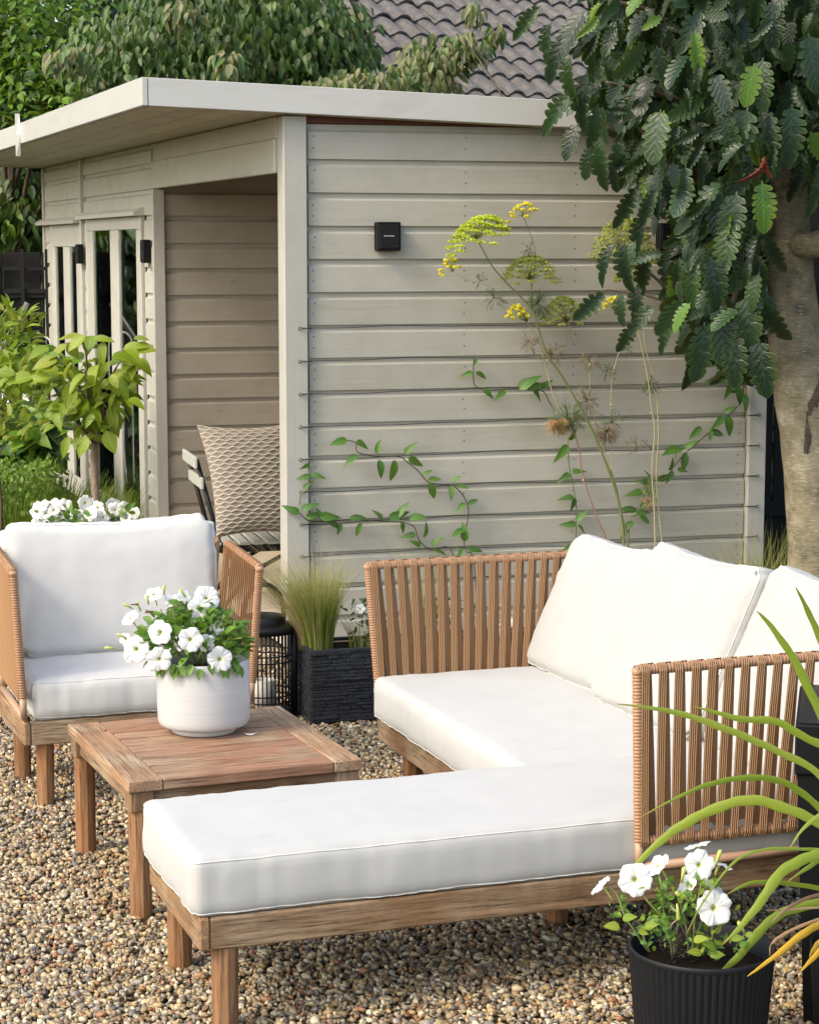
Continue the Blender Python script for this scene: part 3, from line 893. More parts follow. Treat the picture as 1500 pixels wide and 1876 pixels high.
def woven_panel(parent, A, B, C, D, nrm, r=.0115, period=.0405, w=.0205, leg=.06, base=True, name='armrest', seed=0, thin=False):
    """A top-left, B top-right, C bottom-right, D bottom-left of the bar frame (centre lines); posts run down 'leg' further"""
    random.seed(seed + 5)
    A, B, C, D = map(Vector, (A, B, C, D))
    m = MB()
    wrapped_rail(m, [D, A], r)
    arm = m.obj(name, M_ropew, parent)
    def rail(p, q, nm='wrapped_rail'):
        mm = MB(); wrapped_rail(mm, [p, q], r * random.uniform(.98, 1.03)); mm.obj(nm, M_ropew, arm)
    u = (B - A).normalized()
    rail(A - u * r * .6, B + u * r * .6); rail(B, C); rail(D, C)
    # little diagonal binding on the corners
    for p in (A, B):
        mm = MB()
        mm.tube([p - Vector((0, 0, r * .9)) - u * 0, p, p + Vector((0, 0, r * .55))], [r * 1.05, r * 1.18, r * .6], 12)
        mm.obj('corner_binding', M_ropew, arm)
    # bare feet of the posts and base tube
    dl = (D - A).normalized(); dr = (C - B).normalized()
    D2 = D + dl * leg; C2 = C + dr * leg
    for p, q in ((D, D2), (C, C2)):
        mm = MB(); mm.tube([p, q], r * .92, 10); mm.obj('post_foot', M_tube, arm)
    if base:
        mm = MB(); mm.tube([D2, C2], r * .92, 10); mm.obj('base_tube', M_tube, arm)
    Lw = (B - A).length
    n = int((Lw - .012) / period)
    per = (Lw - .010) / n
    for i in range(n):
        x0 = .5 * per + i * per - per * .16
        def top(x): return A.lerp(B, min(1, max(0, x / Lw)))
        def bot(x): return D.lerp(C, min(1, max(0, x / Lw)))
        j = lambda: random.uniform(-.0012, .0012)
        me = strap(top(x0 + j()), bot(x0 - per * .10 + j()), w, .0024, nrm, r, r, 1)
        link('strap', me, arm)
        me = strap(top(x0 + per * .42 + j()), bot(x0 + per * .72 + j()), w * .95, .0024, nrm, r, r, -1)
        link('strap', me, arm)
    return arm

def rounded_cushion(W, L, H, r=.035, nx=34, ny=26, nz=8, puff=.012, side=.008, wr=.004, seed=0, corner_pinch=0.0, fn=None, sag=0.0):
    """soft box, centred in x/y, bottom at z=0"""
    bm = bmesh.new()
    V = {}
    def key(i, j, k): return (i, j, k)
    def P(i, j, k):
        q = key(i, j, k)
        if q in V: return V[q]
        x, y, z = -W/2 + W*i/nx, -L/2 + L*j/ny, H*k/nz
        # concentrate rows near edges
        def ease(u): return .5 - .5 * math.cos(math.pi * u)
        x = -W/2 + W * (.35 * ease(i/nx) + .65 * i/nx); y = -L/2 + L * (.35 * ease(j/ny) + .65 * j/ny); z = H * (.5 * ease(k/nz) + .5 * k/nz)
        cx = max(-W/2 + r, min(W/2 - r, x)); cy = max(-L/2 + r, min(L/2 - r, y)); cz = max(r * .8, min(H - r * .8, z))
        d = Vector((x - cx, y - cy, (z - cz) / .8))
        if d.length > 1e-9:
            # only true edges get rounded
            l = d.length; mx_ = max(abs(d.x), abs(d.y), abs(d.z))
            d = d * (min(1, mx_ / l) if l > 0 else 1)
            d = Vector((d.x, d.y, d.z * .8))
        p = Vector((cx, cy, cz)) + d
        u = 2 * x / W; v = 2 * y / L; w_ = 2 * z / H - 1
        fu, fv, fw = max(0, 1 - u ** 4), max(0, 1 - v ** 4), max(0, 1 - w_ * w_)
        p.z += (puff * fu * fv) * (1 if w_ > 0 else -.25) * abs(w_)
        if abs(u) > .5: p.x += math.copysign(side * fw * fv, u) * abs(u)
        if abs(v) > .5: p.y += math.copysign(side * fw * fu, v) * abs(v)
        s = noise.noise(Vector((p.x * 7 + seed * 9.1, p.y * 7, p.z * 12 + seed)))
        s2 = noise.noise(Vector((p.x * 20 + seed, p.y * 20, p.z * 34)))
        s3 = abs(noise.noise(Vector((p.x * 5 + seed * 3, p.y * 9, p.z * 40 + 7))))
        side_amt = 0.0 if w_ < -.9 else (1.3 if w_ < .96 else .8)
        p += p.normalized() * 0 + Vector((u * abs(u), v * abs(v), w_)) * wr * (s * 1.2 + s2 * .6 - s3 * .5) * side_amt
        ed = max(abs(u), abs(v)) ** 7 if abs(w_) < .99 or max(abs(u), abs(v)) > .7 else 0
        pk = noise.noise(Vector((p.x * 38 + seed, p.y * 38, 3.1))) * .6 + noise.noise(Vector((p.x * 75, p.y * 75 + seed, 1.7))) * .4
        if w_ > -.9: p += Vector((u, v, w_ * .6)) * (.0035 + wr * .6) * ed * pk
        # long soft creases running across the top
        if w_ > .5: p.z += .0035 * max(0, noise.noise(Vector((p.x * 3.1 + seed * 2.3, p.y * 11, seed)))) * fu * fv
        # gathers at corners
        cc = max(0, abs(u) - .86) * max(0, abs(v) - .84) * 50
        p += Vector((-u, -v, 0)) * corner_pinch * cc
        p += Vector((-u, -v, 0)) * .0010 * cc * math.sin((z / H) * 9 + x * 60)
        q2 = bm.verts.new(fn(p) if fn else p)
        V[q] = q2
        return q2
    def quad(a, b, c, d):
        f = bm.faces.new((a, b, c, d)); f.smooth = True
    for i in range(nx):
        for j in range(ny):
            quad(P(i, j, 0), P(i, j+1, 0), P(i+1, j+1, 0), P(i+1, j, 0))
            quad(P(i, j, nz), P(i+1, j, nz), P(i+1, j+1, nz), P(i, j+1, nz))
    for i in range(nx):
        for k in range(nz):
            quad(P(i, 0, k), P(i+1, 0, k), P(i+1, 0, k+1), P(i, 0, k+1))
            quad(P(i, ny, k), P(i, ny, k+1), P(i+1, ny, k+1), P(i+1, ny, k))
    for j in range(ny):
        for k in range(nz):
            quad(P(0, j, k), P(0, j, k+1), P(0, j+1, k+1), P(0, j+1, k))
            quad(P(nx, j, k), P(nx, j+1, k), P(nx, j+1, k+1), P(nx, j, k+1))
    rim = [[V[key(i, 0, nz-1)].co.copy() for i in range(nx+1)] + [V[key(nx, j, nz-1)].co.copy() for j in range(1, ny+1)] +
           [V[key(i, ny, nz-1)].co.copy() for i in range(nx-1, -1, -1)] + [V[key(0, j, nz-1)].co.copy() for j in range(ny-1, 0, -1)],
           [V[key(i, 0, 1)].co.copy() for i in range(nx+1)] + [V[key(nx, j, 1)].co.copy() for j in range(1, ny+1)] +
           [V[key(i, ny, 1)].co.copy() for i in range(nx-1, -1, -1)] + [V[key(0, j, 1)].co.copy() for j in range(ny-1, 0, -1)]]
    me = bpy.data.meshes.new('cushion'); bm.to_mesh(me); bm.free()
    return me, rim
def cushion_obj(name, me, rim, mat, loc, rz, label, group, piping=(0, 1), cat='cushion', off=.0):
    o = link(name, me, None, mat); o.location = loc; o.rotation_euler = (0, 0, rz)
    tag(o, label, cat, group)
    for k in piping:
        m = MB(); pts = rim[k]; m.tube(pts + [pts[0]], .0016, 5, cap=False); m.obj('piping', M_piping, o)
    return o

# ---- corner sofa
FO = Vector((-0.4278, 4.136, 0)); FY = 0.338
F1 = Vector((math.cos(FY), math.sin(FY), 0)); F2 = Vector((-math.sin(FY), math.cos(FY), 0))
def fw(s, t, z): return FO + F1 * s + F2 * t + Vector((0, 0, z))
sofa = empty('corner_sofa', FO, FY, 'L shaped corner sofa in weathered hardwood with tan woven rope arms', 'corner sofa')
ZB, ZT = .186, .257
SL, SR, TB, TC = .931, 1.60, .49, 1.645
def fbox(name, mat, a, b, c=.004, parent=sofa): m = MB(); m.box(a, b, c); return m.obj(name, mat, parent)
fbox('rail', WOODX, (.012, .0, ZB), (SR, .024, ZT))
fbox('rail', WOODY, (-.012, -.001, ZB + .0005), (.0115, TB, ZT + .0005))
fbox('rail', WOODX, (.012, TB - .024, ZB), (SL - .001, TB, ZT))
fbox('rail', WOODY, (SL, TB - .02, ZB), (SL + .024, TC, ZT))
fbox('rail', WOODX, (SL + .0245, TC - .024, ZB), (SR, TC, ZT))
fbox('rail', WOODY, (SR - .024, .0245, ZB), (SR, TC - .0245, ZT))
for i in range(12):
    x = .10 + i * .128
    fbox('slat', WOODY, (x, .026, ZT - .035), (x + .06, (TB - .026 if x < SL else TC - .026), ZT - .02), .002)
def leg(x, y, r=.030, h=ZB, parent=sofa, mat=LEGW, n=10, sq=True):
    m = MB()
    a0 = math.pi / n
    V = []
    for z, k in ((-.012, .93), (.004, .97), (h - .0005, 1.0)):
        for j in range(n):
            a = a0 + 2 * math.pi * j / n
            V.append((x + r * k * math.cos(a), y + r * k * math.sin(a), z))
    F = [(i*n+k, i*n+(k+1) % n, (i+1)*n+(k+1) % n, (i+1)*n+k) for i in range(2) for k in range(n)]
    F += [tuple(range(n-1, -1, -1)), tuple(2*n+k for k in range(n))]
    m.add(V, F); return m.obj('leg', mat, parent)
for x, y in ((.050, .032), (.047, TB - .045), (1.0, .455), (SL + .04, TC - .20), (1.535, .05), (1.54, .60), (SR - .05, TC - .05), (1.30, TC - .06)):
    leg(x, y, .029)
# front arm (nearest the camera), rear arm and the low back rail
woven_panel(sofa, (.983, -.014, .722), (SR + .055, -.014, .722), (SR - .006, -.014, .330), (.993, -.014, .330), (0, -1, 0), leg=.058, seed=1)
woven_panel(sofa, (.905, TC + .012, .714), (SR + .03, TC + .012, .714), (SR - .006, TC + .006, .34), (.935, TC + .006, .34), (0, -1, 0), leg=.07, seed=2)
woven_panel(sofa, (SR + .06, .012, .722), (SR + .04, TC + .0, .716), (SR + .0, TC - .02, .33), (SR + .0, .012, .33), (-1, 0, 0), leg=.06, name='backrest', seed=3)

# seat cushions (things of their own)
me, rim = rounded_cushion(SR + .016, TB + .02, .134, r=.026, nx=90, ny=26, nz=9, puff=.008, side=.006, wr=.002, seed=1)
cushion_obj('seat_cushion', me, rim, M_white, fw((SR - .008) / 2 - .014, TB / 2 + .012, ZT - .003), FY,
            'long white bench cushion on the front wing of the corner sofa', 'white seat cushions')
me, rim = rounded_cushion(SR - SL + .005, TC - TB - .004, .127, r=.026, nx=40, ny=60, nz=9, puff=.009, side=.006, wr=.002, seed=2)
cushion_obj('seat_cushion', me, rim, M_white, fw((SL + SR) / 2 - .013, (TB + TC) / 2 + .012, ZT - .003), FY,
            'white seat cushion on the far wing of the corner sofa by the rear rope arm', 'white seat cushions')

def leaning_cushion(name, BL, BR, TR_, TL, T, label, group, seed, wr=.003, mat=M_white2, puff=.02, r=.03, parent=None, H0=None, nx=40, ny=40, nz=8, sagtop=0.0, piping=(0, 1), pinch=.012):
    """box cushion whose FRONT face follows four points (given as world vectors); T = thickness behind it"""
    BL, BR, TR_, TL = map(Vector, (BL, BR, TR_, TL))
    nrm = ((BR - BL).cross(TL - BL)).normalized()
    if nrm.y > 0: nrm = -nrm
    W = ((BR - BL).length + (TR_ - TL).length) / 2; Lh = ((TL - BL).length + (TR_ - BR).length) / 2
    org = (BL + BR) / 2
    def fn(p):
        u = p.x / W + .5; v = p.y / Lh + .5; d = p.z - T
        q = BL.lerp(BR, u).lerp(TL.lerp(TR_, u), v) + nrm * d
        if sagtop: q.z -= sagtop * math.sin(math.pi * min(1, max(0, u))) * max(0, v) ** 2
        return q - org
    me, rim = rounded_cushion(W, Lh, T, r=r, nx=nx, ny=ny, nz=nz, puff=puff, side=.006, wr=wr, seed=seed, corner_pinch=pinch, fn=fn)
    return cushion_obj(name, me, rim, mat, org, 0, label, group, piping)
leaning_cushion('back_cushion', fw(1.395, 1.66, .392), fw(1.43, 1.13, .392), fw(1.585, 1.05, .815), fw(1.545, 1.60, .800), .13,
                'leftmost of the white back cushions on the sofa, leaning next to the slatted rear arm', 'white back cushions on the sofa', 11, sagtop=.02)
leaning_cushion('back_cushion', fw(1.385, 1.165, .392), fw(1.40, .56, .392), fw(1.575, .50, .852), fw(1.545, 1.06, .845), .13,
                'middle white back cushion on the sofa, overlapping the one on its left', 'white back cushions on the sofa', 12, sagtop=.02)
leaning_cushion('back_cushion', fw(1.42, .545, .392), fw(1.42, .02, .392), fw(1.60, -.03, .84), fw(1.59, .48, .865), .13,
                'white back cushion cut by the right edge of the picture, right of the middle one', 'white back cushions on the sofa', 13, sagtop=.01)

# ---- armchair
CO = Vector((-1.128, 5.915, 0)); CY = 0.36
C1 = Vector((math.cos(CY), math.sin(CY), 0)); C2 = Vector((-math.sin(CY), math.cos(CY), 0))
def cw(s, t, z): return CO + C1 * s + C2 * t + Vector((0, 0, z))
chair = empty('armchair', CO, CY, 'low hardwood armchair with tan rope sides behind the coffee table', 'armchair')
CW, CD = .690, .46
fbox('rail', WOODX, (.012, .0, ZB), (CW - .012, .022, ZT), parent=chair)
fbox('rail', WOODY, (-.010, -.001, ZB + .0005), (.0115, CD, ZT + .0005), parent=chair)
fbox('rail', WOODY, (CW - .0115, -.001, ZB + .0005), (CW + .010, CD, ZT + .0005), parent=chair)
fbox('rail', WOODX, (.012, CD - .022, ZB), (CW - .012, CD, ZT), parent=chair)
for i in range(5): fbox('slat', WOODY, (.06 + i * .125, .024, ZT - .035), (.12 + i * .125, CD - .024, ZT - .02), .002, parent=chair)
for x, y in ((.058, .040), (.050, CD - .075), (CW - .058, .040), (CW - .05, CD - .075)): leg(x, y, .027, parent=chair)
woven_panel(chair, (-.036, -.035, .715), (-.010, CD + .02, .722), (.0, CD - .02, .335), (-.012, -.005, .335), (-1, 0, 0), leg=.062, seed=4, period=.034, w=.018)
woven_panel(chair, (CW - .008, -.120, .702), (CW + .008, .290, .716), (CW - .01, CD - .09, .335), (CW - .004, -.015, .335), (1, 0, 0), leg=.062, seed=5, period=.0225, w=.0065)
woven_panel(chair, (-.004, CD + .03, .722), (CW - .01, CD - .10, .722), (CW - .02, CD - .04, .335), (.005, CD - .01, .335), (0, -1, 0), leg=.062, seed=6, name='backrest', base=False)
me, rim = rounded_cushion(CW - .035, CD - .01, .128, r=.030, nx=44, ny=30, nz=9, puff=.012, side=.010, wr=.0028, seed=5)
cushion_obj('seat_cushion', me, rim, M_white3, cw(CW / 2 + .002, CD / 2 - .006, ZT - .002), CY, 'white seat cushion on the armchair behind the coffee table', 'white seat cushions')
leaning_cushion('back_cushion', cw(.040, .285, .392), cw(.672, .265, .392), cw(.675, .36, .812), cw(-.005, .36, .812), .12,
                'large white back cushion standing upright on the armchair', None, 21, mat=M_white3, wr=.0032, sagtop=.020, nx=54, r=.035, piping=(0,))

# ---- coffee table
TO = Vector((-0.688, 4.885, 0)); TY = 0.385
table = empty('coffee_table', TO, TY, 'square slatted hardwood coffee table carrying a white pot', 'coffee table')
A_, AD, TZ = .612, .665, .352
TT = .030
def tbox(name, mat, a, b, c=.003): m = MB(); m.box(a, b, c); return m.obj(name, mat, table)
bw = .088
tbox('border_board', TABY, (0, .0, TZ - TT), (bw, AD, TZ))
tbox('border_board', TABY, (A_ - bw * .85, 0.0, TZ - TT), (A_, AD, TZ))
tbox('border_board', TABX, (bw + .0015, 0.001, TZ - TT), (A_ - bw * .85 - .0015, .058, TZ - .0008))
ns = 8
y0, y1 = .060, AD - .001
for i in range(ns):
    a = y0 + (y1 - y0) * i / ns; b_ = y0 + (y1 - y0) * (i + 1) / ns
    tbox('slat', TABX, (bw + .002, a + .0033, TZ - TT + .006), (A_ - bw * .85 - .002, b_ - .0033, TZ - .0006 - random.uniform(0, .0014)), .0022)
ap = .045
tbox('apron', WOODX, (.05, .018, TZ - TT - ap), (A_ - .05, .036, TZ - TT - .0005))
tbox('apron', WOODX, (.05, AD - .036, TZ - TT - ap), (A_ - .05, AD - .018, TZ - TT - .0005))
tbox('apron', WOODY, (.018, .05, TZ - TT - ap), (.036, AD - .05, TZ - TT - .0005))
tbox('apron', WOODY, (A_ - .036, .05, TZ - TT - ap), (A_ - .018, AD - .05, TZ - TT - .0005))
for x, y in ((.036, .036), (A_ - .036, .036), (.036, AD - .036), (A_ - .036, AD - .036)):
    tbox('leg_block', WOODZ, (x - .030, y - .030, TZ - TT - ap - .006), (x + .030, y + .030, TZ - TT - .0008), .002)
    leg(x, y, .0285, TZ - TT - ap - .006, table)
# fallen petal on the table top
m = MB(); c_ = at_z(458, 1345, TZ + .001)
V = []
for j in range(9):
    a = j * 2 * math.pi / 9
    V.append((.019 * math.cos(a) * (1 + .2 * math.sin(3 * a)), .010 * math.sin(a), .001 + .002 * math.cos(2 * a)))
m.add(V + [(0, 0, .0005)], [(j, (j + 1) % 9, 9) for j in range(9)], True)
o = m.obj('fallen_petal', M_candle, None, label='small white fallen petal lying on the table right of the pot', cat='petal'); o.location = c_
m = MB(); m.lathe([(0, 0), (.003, .001), (.0035, .003), (0, .005)], 8)
o = m.obj('dried_bud', M_deadleaf, None, label='tiny red brown dried bud lying on the table left of the pot', cat='bud'); o.location = at_z(193, 1340, TZ)

# white pot on the table
pc = at_z(374, 1338, TZ)
pot = empty('table_plant_pot', (pc.x, pc.y, TZ), 0.1, 'round matt white ceramic pot with a small foot ring on the coffee table', 'plant pot')
PR, PH = .1225, .200
m = MB()
prof = [(.0, .016), (.096, .016), (.115, .0205), (.1205, .029), (.122, .042), (.1235, .08), (PR, PH - .006), (PR - .001, PH - .001), (PR - .005, PH), (PR - .009, PH - .003), (PR - .010, PH - .03), (PR - .013, .06), (0, .055)]
m.lathe(prof, 64, sx=1.02, sy=.98); m.obj('pot_body', M_pot, pot)
m = MB(); m.lathe([(0, .001), (.086, .001), (.088, .003), (.088, .0155), (0, .0155)], 48); m.obj('foot_ring', M_pot, pot)
m = MB(); m.lathe([(0, PH - .035), (.106, PH - .038)], 32); m.obj('soil', M_soil, pot)

# ================================================================== PLANTS: generators
def leaf_mesh(name, outline, fold=.18, curl=.25, droop=.0, mat=None, wave=0.0, tint=0.0):
    """blade along +Y (length 1), normal +Z; outline = [(half width, y)]"""
    m = MB(); V = []; uvs = []
    for i, (w, y) in enumerate(outline):
        z0 = curl * (y * y) * -1 + droop
        wv = wave * math.sin(i * 2.4)
        V += [(-w, y, z0 + abs(w) * fold * 2 + wv), (0, y, z0), (w, y, z0 + abs(w) * fold * 2 - wv)]
        mw = max(a for a, b in outline)
        uvs += [(-1, y), (0, y), (1, y)]
    F = []
    for i in range(len(outline) - 1):
        F.append((i*3, i*3+1, (i+1)*3+1, (i+1)*3)); F.append((i*3+1, i*3+2, (i+1)*3+2, (i+1)*3+1))
    return np.array(V, float), F, np.array(uvs, float)
OV = [(.0, 0), (.14, .12), (.21, .30), (.215, .48), (.17, .68), (.09, .86), (0, 1)]
OVW = [(.0, 0), (.20, .10), (.30, .28), (.31, .46), (.24, .66), (.12, .84), (0, 1)]
T_oval = leaf_mesh('oval', OV, .22, .30)
T_oval2 = leaf_mesh('oval2', OV, .30, .62)
T_oval3 = leaf_mesh('oval3', OV, .12, .12)
T_wide = leaf_mesh('wide', OVW, .16, .22)
T_wide2 = leaf_mesh('wide2', OVW, .24, .42)
T_small = leaf_mesh('small', [(.0, 0), (.20, .3), (.18, .6), (0, 1)], .2, .2)
T_point = leaf_mesh('pointed', [(.0, 0), (.16, .10), (.22, .28), (.17, .50), (.10, .74), (0, 1)], .18, .35)
def lobed(seed, pairs=6, curl=.35, fold=.2, slim=1.0):
    r = random.Random(seed); out = [(.012, 0), (.02, .06)]
    slim *= .88
    for k in range(pairs):
        q = k / (pairs - 1)
        y0 = .07 + .80 * (q ** .92) * (pairs - 1) / pairs; dy = .80 / pairs
        wmax = slim * (.11 + .19 * math.sin(math.pi * (.18 + .62 * q)) ** 1.3 - .07 * max(0, q - .75)) * r.uniform(.88, 1.1)
        inn = wmax * (.16 + .62 * q ** .9)
        out += [(inn * .9, y0), (wmax * .82, y0 + dy * .12 + .035 * (1 - q)), (wmax, y0 + dy * .45 + .045 * (1 - q) + .01), (wmax * .88, y0 + dy * .82 + .03 * (1 - q))]
    out += [(slim * .15, .885), (slim * .12, .92), (slim * .06, .965), (0, 1)]
    ys = sorted(range(len(out)), key=lambda i: out[i][1]); out = [out[i] for i in ys]
    return leaf_mesh('lobed', out, fold, curl, wave=.006)
T_lobed = [lobed(i, p, c, f, s_) for i, (p, c, f, s_) in enumerate(((6, .25, .16, 1.05), (5, .50, .26, .95), (5, .15, .10, 1.12), (6, .70, .42, .85), (6, .35, .62, .72)))]

def frame_from(d, nrm, roll=0.0):
    y = Vector(d).normalized(); n = Vector(nrm); n = n - y * n.dot(y)
    if n.length < 1e-4: n = y.orthogonal()
    n.normalize(); x = y.cross(n).normalized()
    if roll:
        q = Matrix.Rotation(roll, 3, y); n = q @ n; x = q @ x
    return Matrix((x, y, n)).transposed()
def foliage(parent, items, templates, mats, name='leaf', single=300, stuffname='foliage', min_single=True):
    """items = [(pos, dir, normal, length, template index, material index)] ; nearest 'single' become leaf objects that share meshes, the rest one mesh"""
    if not items: return
    pw = parent.matrix_world if parent is None else Matrix.Translation(parent.location) @ Matrix.Rotation(parent.rotation_euler[2], 4, 'Z')
    inv = pw.inverted()
    camp = Vector((0, 0, CAM_H))
    items = sorted(items, key=lambda it: (Vector(it[0]) - camp).length / it[3])
    near, far = items[:single], items[single:]
    cache = {}
    for (p, d, n, L, ti, mi) in near:
        k = (ti, mi)
        if k not in cache:
            V, F, U = templates[ti]
            me = bpy.data.meshes.new(name); me.from_pydata([tuple(v) for v in V], [], F)
            me.polygons.foreach_set('use_smooth', [True] * len(F))
            uvl = me.uv_layers.new(name='UVMap'); li = np.zeros(len(me.loops), dtype=np.int32); me.loops.foreach_get('vertex_index', li)
            uvl.data.foreach_set('uv', U[li].ravel()); me.materials.append(mats[mi]); cache[k] = me
        o = link(name, cache[k], parent)
        o.matrix_basis = inv @ (Matrix.Translation(Vector(p)) @ frame_from(d, n).to_4x4() @ Matrix.Scale(L, 4))
    if far:
        for mi in sorted(set(it[5] for it in far)):
            sub = [it for it in far if it[5] == mi]
            Vs, Fs, Us, Ts = [], [], [], []; off = 0
            for (p, d, n, L, ti, _) in sub:
                V, F, U = templates[ti]
                M_ = np.array(inv.to_3x3() @ frame_from(d, n))
                q = V @ M_.T * L + np.array(inv @ Vector(p))
                Vs.append(q); Us.append(U); Ts.append(np.full(len(V), random.random()))
                Fs.extend([tuple(i + off for i in f) for f in F]); off += len(V)
            V = np.concatenate(Vs); U = np.concatenate(Us); T = np.concatenate(Ts)
            me = bpy.data.meshes.new(stuffname)
            me.from_pydata(V.tolist(), [], Fs)
            me.polygons.foreach_set('use_smooth', [True] * len(Fs))
            uvl = me.uv_layers.new(name='UVMap'); li = np.zeros(len(me.loops), dtype=np.int32); me.loops.foreach_get('vertex_index', li)
            uvl.data.foreach_set('uv', U[li].ravel())
            at = me.attributes.new('tint', 'FLOAT', 'POINT'); at.data.foreach_set('value', T)
            me.materials.append(mats[mi])
            link(stuffname, me, parent, kind='stuff')
def lw(parent):   # world -> local of a thing
    return (Matrix.Translation(parent.location) @ Matrix.Rotation(parent.rotation_euler[2], 4, 'Z')).inverted()
def wtube(name, pts, r, mat, parent, n=6):
    m = MB(); inv = lw(parent); m.tube([inv @ Vector(p) for p in pts], r, n); return m.obj(name, mat, parent)
def smooth_path(pts, k=6):
    pts = [Vector(p) for p in pts]; out = []
    for i in range(len(pts) - 1):
        p0 = pts[max(0, i-1)]; p1 = pts[i]; p2 = pts[i+1]; p3 = pts[min(len(pts)-1, i+2)]
        for j in range(k):
            t = j / k
            out.append(.5 * ((2*p1) + (p2-p0)*t + (2*p0-5*p1+4*p2-p3)*t*t + (3*p1-p0-3*p2+p3)*t*t*t))
    out.append(pts[-1]); return out
def rv(a=1.0): return Vector((random.uniform(-a, a), random.uniform(-a, a), random.uniform(-a, a)))

# ---- petunia flower (front faces +Z, tube behind)
def petunia_mesh(seed, nt_=40):
    r = random.Random(seed); m = MB(); V = []; uv = []
    ph = r.uniform(0, 6)
    rings = [(.02, -.55), (.055, -.40), (.10, -.20), (.17, -.07), (.30, -.01), (.52, .03), (.76, .055), (.95, .03), (1.0, -.01)]
    for (rr, z) in rings:
        for k in range(nt_):
            a = 2 * math.pi * k / nt_
            lob = 1 - .13 * (abs(math.cos(2.5 * a + ph)) ** 6) * (rr ** 2) + .035 * math.sin(11 * a + ph * 2) * rr ** 3
            zz = z + .07 * rr ** 2 * math.sin(5 * a + ph) + .045 * rr ** 3 * math.sin(13 * a + seed)
            if rr > .3: zz -= .05 * (abs(math.cos(2.5 * a + ph)) ** 8)
            V.append((rr * lob * math.cos(a), rr * lob * math.sin(a), zz)); uv.append((rr, k / nt_))
    F = []
    for i in range(len(rings) - 1):
        for k in range(nt_):
            F.append((i*nt_+k, i*nt_+(k+1) % nt_, (i+1)*nt_+(k+1) % nt_, (i+1)*nt_+k))
    me = bpy.data.meshes.new('flower'); me.from_pydata(V, [], F); me.polygons.foreach_set('use_smooth', [True] * len(F))
    uvl = me.uv_layers.new(name='UVMap'); li = np.zeros(len(me.loops), dtype=np.int32); me.loops.foreach_get('vertex_index', li)
    uvl.data.foreach_set('uv', np.array(uv)[li].ravel()); me.materials.append(M_petal)
    return me
PET = [petunia_mesh(i) for i in range(5)]
def put_flower(parent, pos, facing, R_, i=None, tube=True):
    me = PET[(i if i is not None else random.randrange(5)) % 5]
    o = link('flower', me, parent)
    f = Vector(facing).normalized()
    q = f.to_track_quat('Z', 'Y').to_matrix().to_4x4() @ Matrix.Rotation(random.uniform(0, 6), 4, 'Z')
    o.matrix_basis = lw(parent) @ (Matrix.Translation(Vector(pos)) @ q @ Matrix.Scale(R_, 4))
    if tube:
        b_ = Vector(pos) - f * R_ * .5
        e_ = b_ - f * R_ * .9 + Vector((0, 0, -R_ * .25))
        wtube('flower_tube', [b_ + f * R_ * .2, b_, b_.lerp(e_, .6), e_], [R_ * .13, R_ * .10, R_ * .06, R_ * .045], M_bud, parent, 7)
    return o
def bud(parent, p, d, L, mat=None):
    p = Vector(p); d = Vector(d).normalized()
    wtube('bud', [p, p + d * L * .5, p + d * L * .85, p + d * L], [L * .07, L * .10, L * .15, L * .03], mat or M_bud, parent, 7)

TOCAM = Vector((0, -1, .12)).normalized()

# ---- petunias in the white pot
pp = empty('petunia_plant', (pc.x, pc.y, TZ + PH - .02), 0, 'white flowering petunias spilling over the white pot on the table', 'flowers')
dep = pc.y - .02
FL = [(378, 1097, 24, .05), (365, 1113, 20, .0), (403, 1208, 23, -.09), (349, 1172, 22, -.12), (378, 1178, 16, -.08), (293, 1159, 22, -.10), (292, 1208, 22, -.12), (249, 1190, 24, -.06),
      (282, 1088, 17, .06), (318, 1101, 17, .07), (238, 1132, 17, .05), (397, 1150, 13, -.02), (238, 1202, 14, .0), (230, 1172, 12, .03), (398, 1122, 12, .08), (340, 1092, 14, .06)]
for i, (x, y, r_, dy) in enumerate(FL):
    P_ = at_y(x, y, dep + dy); R_ = r_ * (dep + dy) / CAM_F
    f = Vector(((x - 320) / 260, -1.0, .28 + (1150 - y) / 300)) + rv(.18)
    if i in (8, 9, 10, 14, 15): f = Vector((random.uniform(-.7, .7), -.55, .8))
    put_flower(pp, P_, f, R_ * 1.08, i)
for (x, y, dx, dz) in ((258, 1110, -.4, 1), (272, 1098, -.1, 1), (243, 1105, -.9, .5), (341, 1085, -.5, .8), (300, 1080, .1, 1), (212, 1178, -1, .1), (232, 1160, -.9, .5), (380, 1130, .8, -.5), (405, 1135, .3, 1), (425, 1162, 1, .3), (326, 1150, .3, 1)):
    bud(pp, at_y(x, y + 10, dep + random.uniform(-.05, .05)), (dx, -.2, dz), .03)
for (x, y) in ((239, 1108), (335, 1103), (280, 1120), (323, 1192)):
    bud(pp, at_y(x, y, dep + random.uniform(-.06, .03)), rv() + Vector((0, 0, -.6)), .022, M_deadleaf if x != 323 else M_strapy)
items = []
cx_, cz_ = pc.x - .025, TZ + PH + .045
for i in range(520):
    a = random.uniform(0, 2 * math.pi); el = random.uniform(-.25, 1.4); rr = random.uniform(.35, 1.0) ** .6
    P_ = Vector((cx_ + math.cos(a) * math.cos(el) * .145 * rr, pc.y + math.sin(a) * math.cos(el) * .12 * rr, cz_ + math.sin(el) * .115 * rr - .01))
    if el < .1 and P_.z < TZ + PH and math.hypot(P_.x - pc.x, P_.y - pc.y) < PR: P_.z = TZ + PH + .01
    d = Vector((math.cos(a), math.sin(a), random.uniform(-.2, 1.0))) + rv(.5)
    items.append((P_, d, Vector((0, -.3, 1)) + rv(.6), random.uniform(.022, .042), random.choice((0, 1)), 0))
